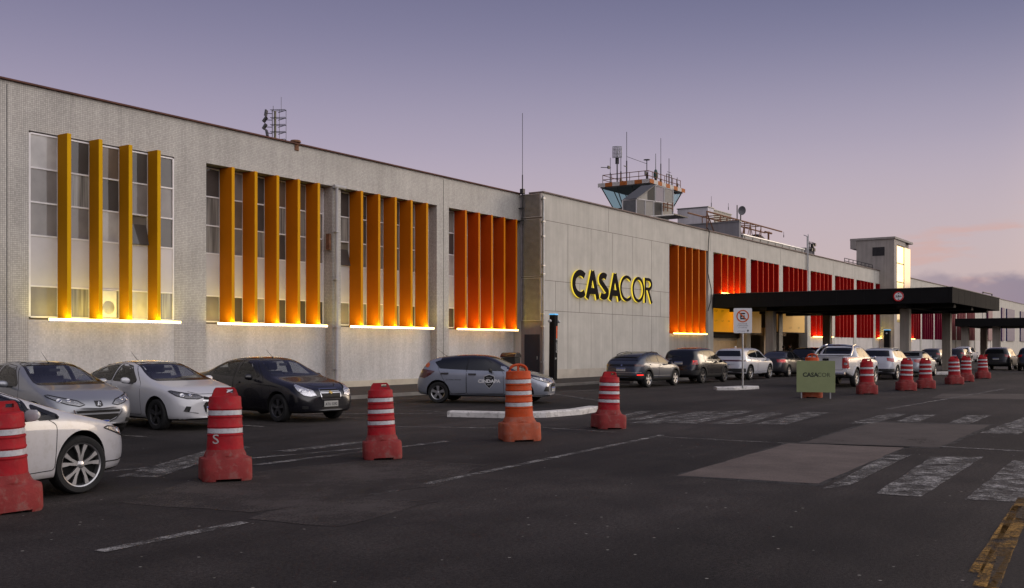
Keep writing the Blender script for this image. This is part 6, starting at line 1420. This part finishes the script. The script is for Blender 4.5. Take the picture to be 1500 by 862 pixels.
for a, c in (((932, 292), (959, 271.5)), ((959, 271.5), (986, 279)), ((932, 292), (970, 297)), ((932, 292), (932, 320)), ((945, 294), (945, 319)), ((957.5, 295), (957.5, 318)), ((970, 297), (970, 317)), ((986, 279), (986, 316)), ((960, 272), (960, 296)), ((973, 275), (973, 297)), ((970, 297), (986, 300)), ((932, 319), (986, 315))): bar(a, c)
b.tube([P3[0]+dep, P3[4]+dep], .055, 4); b.tube([P3[0], P3[0]+dep], .05, 4); b.build('frame', FRW, te, oe)
b = MB()
for z_ in (298, 303): b.tube([W3(971, z_, Yf-.3), W3(985, z_+3, Yf-.3)], .05, 4)
for px_ in (972, 978, 985): b.tube([W3(px_, 297, Yf-.3), W3(px_, 310, Yf-.3)], .05, 4)
b.build('railing', RUST, te, oe)
# masts on the cab roof
for (px, y0, y1, Yp, r, lab) in ((894, 271, 231, Cy+A-.6, .05, 'short stout mast at the left corner of the control tower roof'), (909.5, 268, 226, Cy+3.4, .07, 'thick mast beside the grid dish on the control tower roof'), (918, 267, 190, Cy+3.0, .06, 'tallest whip antenna on the control tower roof, left of its middle'),
        (947.5, 262, 230, Cy+1, .09, 'short black mast with a flat cap at the middle of the control tower roof'), (968, 266, 198, Cy+.6, .05, 'tall slim whip antenna right of the middle of the control tower roof'), (980, 269, 227, Cy+.6, .06, 'medium antenna at the right side of the control tower roof'), (992, 272, 255, Cy+.5, .06, 'short rusty post at the right corner of the control tower roof')):
    a = wallp(px, y0, Yp); h = (y0-y1)*(a-Vector((0, 0, CH))).dot(cV)/F
    def ex(t_, px=px, h=h):
        b = MB()
        if px == 947.5: b.lathe([(0, h), (.28, h+.02), (.28, h+.06), (0, h+.1)], 10); b.box(-.35, -.25, -.05, .05, h*.3, h*.5); b.box(-.3, 0, -.03, .03, h*.38, h*.44)
        elif px == 918: b.box(-.5, 0, -.03, .03, 1.5, 1.56); b.tube([(0, 0, 2.4), (3.8, 0, 2.35)], .02, 4)
        elif px == 894: b.tube([(-1.3, .2, 1.35), (.1, 0, 1.5)], .03, 4); b.box(-.45, -.15, -.05, .05, 1.35, 1.6)
        elif px == 980: b.tube([(-.35, 0, 1.3), (.35, 0, 1.3)], .02, 4); b.box(-.5, -.46, -.03, .03, -.1, 1.1); b.box(.5, .54, -.03, .03, -.1, 1.1); b.box(-.5, .54, -.03, .03, 1.06, 1.1)
        else: b.box(-.07, .07, -.07, .07, .2, .5)
        b.build('bracket', DARKM, t_)
    whip(lab, (a.x, a.y, TZ), h, r, ex)
a = wallp(904, 267, Cy+3.2); tg = thing('grid_dish', 'pale rectangular grid dish antenna on the control tower roof', 'antenna', (a.x, a.y, TZ), R(-60))
b = MB(); 
for k in range(9): b.tube([(x, -.25*(1-(x/.5)**2), 2.1+k*.115) for x in (-.38, -.19, 0, .19, .38)], .035, 4)
for x in (-.38, -.19, 0, .19, .38): b.tube([(x, -.25*(1-(x/.5)**2), 2.1), (x, -.25*(1-(x/.5)**2), 3.03)], .025, 4)
b.build('grid', STEEL, tg); b = MB(); b.tube([(0, -.1, 0), (0, -.1, 2.7)], .06, 6); b.box(-.15, .15, -.1, .15, 1.6, 2.1); b.build('mast', DARKM, tg)
# green beacon lamp
a = wallp(960.5, 263, Cy+.8); tg = thing('beacon', 'small dark green beacon on the control tower roof', 'beacon', (a.x, a.y, TZ)); b = MB(); b.lathe([(.0, 0), (.12, .0), (.12, .5), (.2, .55), (.2, .9), (.1, 1.2), (.03, 1.25), (.02, 2.6), (0, 2.6)], 10); b.build('lamp', mat('beacon_green', (.03, .06, .05), .4), tg)
# ------------------------------------------------------------------ roof penthouses, truss, dish
PGREY = wall_mat('penthouse_grey', (.58, .55, .60), .1); PBEI = wall_mat('penthouse_beige', (.42, .39, .34), .15); DKG = wall_mat('penthouse_dark', (.22, .21, .225), .15)
def roofbox(name, label, x0, x1, y0, y1, z0, z1, m, cap=None):
    t = thing(name, label, 'rooftop unit', (x0, y0, z0)); b = MB(); b.box(0, x1-x0, 0, y1-y0, 0, z1-z0); b.build('wall', m, t)
    b = MB(); b.box(-.06, x1-x0+.06, -.06, y1-y0+.06, z1-z0+.002, z1-z0+.08); b.build('roof', cap or GREYM, t); return t
roofbox('penthouse', 'pale lilac-grey flat penthouse right of the control tower', 84.3, 85.6, 36, 38.9, 8.8, 13.9, PGREY)
roofbox('penthouse', 'weathered beige penthouse behind the rooftop truss', 85.75, 90.2, 36.2, 39.5, 8.8, 13.85, PBEI)
roofbox('penthouse', 'dark grey windowless rooftop box near the parapet', 76.6, 77.0, 30.1, 36.5, 8.8, 11.45, DKG)
tl = roofbox('plant_enclosure', 'long low louvred rooftop enclosure with a bright white cap', 77.2, 92.2, 30, 31.4, 8.8, 10.45, mat('louvred_grey', (.25, .245, .24), .6, 0, 3, .3), mat('white_cap', (.75, .74, .74), .3))
b = MB(); 
for k in range(9): b.box(.3+k*1.75, .38+k*1.75, -.03, -.004, 0, 1.6)
for k in range(5): b.box(0, 15, -.02, -.003, .35+k*.25, .39+k*.25)
b.build('louvres', DARKM, tl)
roofbox('plant_box', 'small dark rooftop box at the right end of the louvred enclosure', 92.6, 95.2, 30, 32.5, 8.8, 10.6, DKG)
tr = thing('rooftop_truss', 'rusty open lattice gantry standing on the terminal roof', 'gantry', (78, 32.2, 9)); b = MB()
X0_, X1_ = -2.8, 14.5
for y in (0, 1.6):
    b.tube([(X0_, y, 3.25), (X1_, y, 3.25)], .07, 5); b.tube([(0, y, 1.9), (9.5, y, 1.9)], .04, 5)
for k in range(8):
    x = 1.3*k; 
    for y in (0, 1.6):
        b.tube([(x, y, 0), (x, y, 3.25)], .045, 4)
        if k < 7: b.tube([(x, y, 1.0+(k % 2)*2.1), (x+1.3, y, 1.0+((k+1) % 2)*2.1)], .035, 4)
    b.tube([(x, 0, 3.25), (x, 1.6, 3.25)], .04, 4)
b.tube([(13.2, .8, 0), (13.2, .8, 3.2)], .09, 6); b.tube([(12.3, .8, 3.1), (14, .8, 3.1)], .09, 6)
b.tube([(-2.8, 0, 0), (-2.8, 0, 3.25)], .05, 4); b.tube([(-2.8, 0, 3.2), (0, 0, .4)], .05, 4); b.tube([(-2.8, 0, .4), (0, 0, 3.2)], .04, 4)
b.build('lattice', RUST, tr)
b = MB(); b.lathe([(0, -.7), (.62, -.6), (.7, .0), (.62, .6), (0, .7)], 18, 0, Matrix.Translation((10.2, .8, 2.0)) @ Matrix.Rotation(R(90), 4, 'Y')); b.build('fan_drum', DARKM, tr)
a = wallp(1085, 309, 32); td = thing('satellite_dish', 'small dark satellite dish on a mast above the rooftop gantry', 'satellite dish', (a.x, a.y, 12.2), R(-35))
b = MB(); b.lathe([(0, -.08), (.17, -.07), (.30, -.02), (.38, .04), (.36, .055), (.29, .0), (.14, -.04), (0, -.055)], 24, 0, Matrix.Translation((0, -.15, a.z-12.2)) @ Matrix.Rotation(R(100), 4, 'X')); b.build('dish', mat('dish_grey', (.09, .09, .10), .5), td)
b = MB(); b.tube([(0, 0, -.2), (0, 0, a.z-12.2)], .05, 6); b.tube([(-.35, 0, -.2), (-.35, 0, a.z-12.2+.45)], .045, 6); b.build('mast', DARKM, td)
for (px, y0, y1, Y, lab) in ((1042, 305, 288, 37, 'little whip antenna on the lilac-grey penthouse'), (1067, 308, 298, 36.5, 'slanting yagi antenna on the beige penthouse'), (1033, 365, 340, 26.3, 'short cable mast on the hall parapet above the orange fins'), (1148, 348, 340, 31, 'short post on the louvred enclosure')):
    a = wallp(px, y0, Y); h = (y0-y1)*(a-Vector((0, 0, CH))).dot(cV)/F
    whip(lab, (a.x, a.y, a.z), h, .035, None)
# pipes and cable on the hall front
for px, lab in ((1182.5, 'pair of thin conduits running down the hall pier to the canopy'),):
    a = wallp(px, HY, 26.0); tp = thing('conduit', lab, 'pipe', (a.x, 26.0, 5.0)); b = MB(); b.tube([(0, 0, 0), (0, 0, 5.4)], .045, 6); b.tube([(.25, 0, 0), (.25, 0, 5.6)], .035, 6); b.tube([(0, 0, 5.4), (.7, .5, 5.6)], .03, 5); b.build('pipe', STEEL, tp)
a = wallp(1037, 350, 25.98); tp = thing('loose_cable', 'loose black cable hanging down the pier beside the orange fins', 'cable', tuple(a)); b = MB(); b.tube([(-.2, 0, .7), (.1, -.05, .5), (.05, 0, -.5), (.0, 0, -2.2), (.3, -.1, -3.2), (.25, -.1, -3.9), (.0, 0, -4.6)], .03, 5); b.build('cable', CLAD, tp)
fr = thing('floodlight_rack', 'small rack of dark floodlights on the hall roof near the stair tower', 'floodlight', tuple(wallp(1189, 372, 27.5))); b = MB()
for z in (.2, .5, .8): b.tube([(-.7, 0, z), (.6, 0, z+.05)], .04, 4)
for x in (-.6, -.2, .2, .5): b.tube([(x, 0, 0), (x, 0, 1.0)], .035, 4)
b.build('rack', DARKM, fr)
for x, z in ((-.4, .3), (.3, .35), (-.1, .65), (.45, .8)):
    b = MB(); b.box(x-.16, x+.16, -.2, -.03, z-.13, z+.13); b.build('lamp_head', DARKM, fr, bevel=.02)
rr = thing('roof_railing', 'low pipe railing on the hall roof beside the stair tower', 'railing', (93, 26.6, 9.09)); b = MB()
for z in (.25, .5): b.tube([(0, 0, z), (9.5, 0, z)], .03, 4)
for k in range(8): b.tube([(k*1.35, 0, 0), (k*1.35, 0, .5)], .03, 4)
b.build('rail', DARKM, rr)
bump = MB(); 
rv = thing('roof_vent', 'small rusty vent on the coping of the tiled wing', 'vent', tuple(wallp(433, 209, 27.35))); b = MB(); b.lathe([(.0, -.3), (.12, -.3), (.12, -.02), (.2, .0), (.18, .07), (0, .1)], 10); b.build('cowl', RUST, rv)
# ------------------------------------------------------------------ plants by the entrance
LEAF = mat('plant_leaf', (.035, .055, .018), .6, 0, 8, .4)
for i, (x, y, lab) in enumerate(((63.4, 25.2, 'spiky plant at the left of the beige entrance wall'), (64.9, 25.3, 'bushy spiky plant in the middle of the beige entrance wall'), (66.5, 25.2, 'low spiky plant at the right of the beige entrance wall'))):
    t = thing('spiky_plant', lab, 'plant', (x, y, .1)); rnd = random.Random(i); b = MB()
    for k in range(70):
        a = rnd.uniform(0, 6.28); el = rnd.uniform(.5, 1.45); L_ = rnd.uniform(.7, 1.35)*(1.25 if i == 1 else 1); w = rnd.uniform(.02, .04)
        d = Vector((math.cos(a)*math.cos(el), math.sin(a)*math.cos(el), math.sin(el))); s = Vector((-math.sin(a), math.cos(a), 0))*w
        r0 = Vector((rnd.uniform(-.15, .15), rnd.uniform(-.15, .15), .25)); m_ = r0+d*L_*.6; e = r0+d*L_+Vector((math.cos(a), math.sin(a), -.6))*.12*L_
        b.add([r0-s*.6, r0+s*.6, m_+s, m_-s, e], [(0, 1, 2, 3), (3, 2, 4)])
    b.build('leaves', LEAF, t, recalc=False)
    b = MB(); b.lathe([(0, 0), (.22, 0), (.3, .38), (.27, .38), (.25, .3), (0, .3)], 16); b.build('pot', CONC_D, t)
# ------------------------------------------------------------------ people at the entrance
SKIN = mat('skin', (.30, .15, .09), .6, 0, 6, .1); HAIR = mat('dark_hair', (.02, .014, .01), .7)
def skinmesh(verts, edges, rad, m, name, parent, sub=2):
    me = bpy.data.meshes.new(name); me.from_pydata(verts, edges, []); o = bpy.data.objects.new(name, me); COL.objects.link(o)
    sk = o.modifiers.new('s', 'SKIN'); 
    for i, r in enumerate(rad): me.skin_vertices[0].data[i].radius = (r, r) if not isinstance(r, tuple) else r
    me.skin_vertices[0].data[0].use_root = True
    su = o.modifiers.new('u', 'SUBSURF'); su.levels = sub; su.render_levels = sub
    dg = bpy.context.evaluated_depsgraph_get(); dg.update(); m2 = bpy.data.meshes.new_from_object(o.evaluated_get(dg)); bpy.data.objects.remove(o)
    m2.name = name
    for p in m2.polygons: p.use_smooth = True
    m2.materials.clear(); m2.materials.append(m); o = bpy.data.objects.new(name, m2); COL.objects.link(o); o.parent = parent; return o
def person(label, x, y, rz, top, legs, h=1.74):
    t = thing('person', label, 'person', (x, y, .1), R(rz)); k = h/1.74; rnd = random.Random(x)
    def V(*l): return [tuple(c*k for c in p) for p in l]
    # body: pelvis, chest, neck, head, arms, legs (faces +y local, arms slightly bent)
    vs = V((0, 0, .93), (0, 0, 1.12), (0, .0, 1.36), (0, -.01, 1.47), (0, .0, 1.54), (0, .015, 1.63), (-.17, 0, 1.38), (-.24, -.02, 1.12), (-.22, .08, .88), (.17, 0, 1.38), (.25, -.03, 1.12), (.20, .14, .98), (-.1, 0, .88), (-.12, .02, .48), (-.13, -.02, .08), (-.13, .12, .04), (.1, 0, .88), (.12, .03, .48), (.14, -.01, .08), (.14, .13, .04), (-.21, .12, .80), (.12, .24, 1.02))
    es = [(0, 1), (1, 2), (2, 3), (3, 4), (4, 5), (2, 6), (6, 7), (7, 8), (2, 9), (9, 10), (10, 11), (0, 12), (12, 13), (13, 14), (14, 15), (0, 16), (16, 17), (17, 18), (18, 19), (8, 20), (11, 21)]
    rd = [(.15, .11), (.14, .10), (.16, .10), .055, .075, .088, .06, .045, .035, .06, .045, .035, .09, .062, .042, .038, .09, .062, .042, .038, .032, .032]
    body = skinmesh(vs, es, [tuple(q*k for q in r) if isinstance(r, tuple) else r*k for r in rd], SKIN, 'body', t)
    for (nm, m, lo, hi, off) in (('jacket', top, .86, 1.475, .02), ('trousers', legs, .10, .92, .012)):
        bm = bmesh.new(); bm.from_mesh(body.data)
        kill = [f for f in bm.faces if not (lo*k < f.calc_center_median().z < hi*k) or (nm == 'trousers' and abs(f.calc_center_median().x) > .2*k) or (nm == 'jacket' and f.calc_center_median().z < .95*k and abs(f.calc_center_median().x) > .18*k and f.calc_center_median().y > .09*k)]
        bmesh.ops.delete(bm, geom=kill, context='FACES')
        for v in bm.verts: v.co += v.normal*off
        me = bpy.data.meshes.new(nm); bm.to_mesh(me); bm.free(); me.materials.clear(); me.materials.append(m); o = bpy.data.objects.new(nm, me); COL.objects.link(o); o.parent = t
    b = MB(); b.lathe([(.0, .115), (.05, .11), (.085, .07), (.102, .0), (.096, -.05), (.0, -.055)], 16, 0, Matrix.Translation((0, -.012*k, 1.655*k)) @ Matrix.Rotation(R(18), 4, 'X')); b.build('hair', HAIR, t)
    b = MB(); b.prism([(-.012, 1.60*k), (.012, 1.60*k), (.008, 1.64*k), (-.008, 1.64*k)], .08, .115, 'y')
    for s in (-1, 1): b.lathe([(0, -.012), (.02, 0), (0, .012)], 8, 0, Matrix.Translation((s*.09, .0, 1.62*k))); b.lathe([(0, -.008), (.010, 0), (0, .008)], 6, 1, Matrix.Translation((s*.034, .092, 1.645*k)))
    b.box(-.025, .025, .085, .098, 1.565*k, 1.572*k, 1); b.build('face', [SKIN, HAIR], t)
    for s, px_, py_, pz_ in ((-1, -.21, .12, .80), (1, .12, .24, 1.02)):
        b = MB(); q = Vector((px_*k, py_*k, pz_*k)); dr_ = Vector((0, .05, -.09)) if s < 0 else Vector((-.06, .08, .01))
        b.tube([q, q+dr_*.9], .03, 6, r1=.022)
        for f_ in range(4): b.tube([q+dr_*.8+Vector((0, (f_-1.5)*.016, (f_-1.5)*.01)), q+dr_*(1.6+.15*(f_ in (1, 2)))+Vector((0, (f_-1.5)*.018, (f_-1.5)*.012))], .008, 5)
        b.tube([q+dr_*.3, q+dr_*.9+Vector((.02, .03, .02))], .009, 5); b.build('hand', SKIN, t)
    return t
CLB = mat('black_cloth', (.012, .012, .014), .85, 0, 8, .3); CLN = mat('dark_blue_cloth', (.014, .017, .026), .85, 0, 8, .3)
p1 = wallp(1157, 507, 24.0); person('person in black standing at the entrance doors, head lit orange', p1.x, p1.y, 160, CLB, CLN, 1.70)
p2 = wallp(1148, 507, 25.2); person('shorter person in dark clothes left of the person with orange-lit head', p2.x, p2.y, 200, CLN, CLB, 1.58)
# marks on the amber boards and two spots added to brighten the entrance
for (x0, y, z, items, sz) in ((62.0, HYW+.15, 4.0, [4, 3, 3, 5, 4], .20), (62.0, HYW+.15, 3.35, [5, 5, 4, 5, 5], .14), (74.4, HYW+.1, 3.1, [5, 5, 3], .2)):
    par = [o_ for o_ in bpy.data.objects if o_.name.startswith('entrance_signboard') and abs(o_.location.x-x0) < .1][0]
    for k, s_ in enumerate(items):
        v, f = marks_geo(s_, sz); b = MB(); dx = .8+k*(1.1 if len(items) > 3 else 2.0); b.add([(q.x+dx, -.006-q.z, q.y+z-par.location.z) for q in v], f); b.build('lettering', MARK, par)
dn = bpy.data.lights.new('entrance_downlight', 'SPOT'); dn.energy = 70; dn.spot_size = R(110); dn.color = (1, .62, .2); do = bpy.data.objects.new('entrance_downlight', dn); COL.objects.link(do); do.location = (77.3, 25.3, 4.9); do.rotation_euler = (R(-55+180), 0, 0); do.rotation_euler = (Vector((0, .9, -1))).to_track_quat('-Z', 'Y').to_euler()

d2 = bpy.data.objects.new('entrance_downlight', dn); COL.objects.link(d2); d2.location = (65.5, 24.6, 4.0); d2.rotation_euler = (Vector((0, .9, -1))).to_track_quat('-Z', 'Y').to_euler()
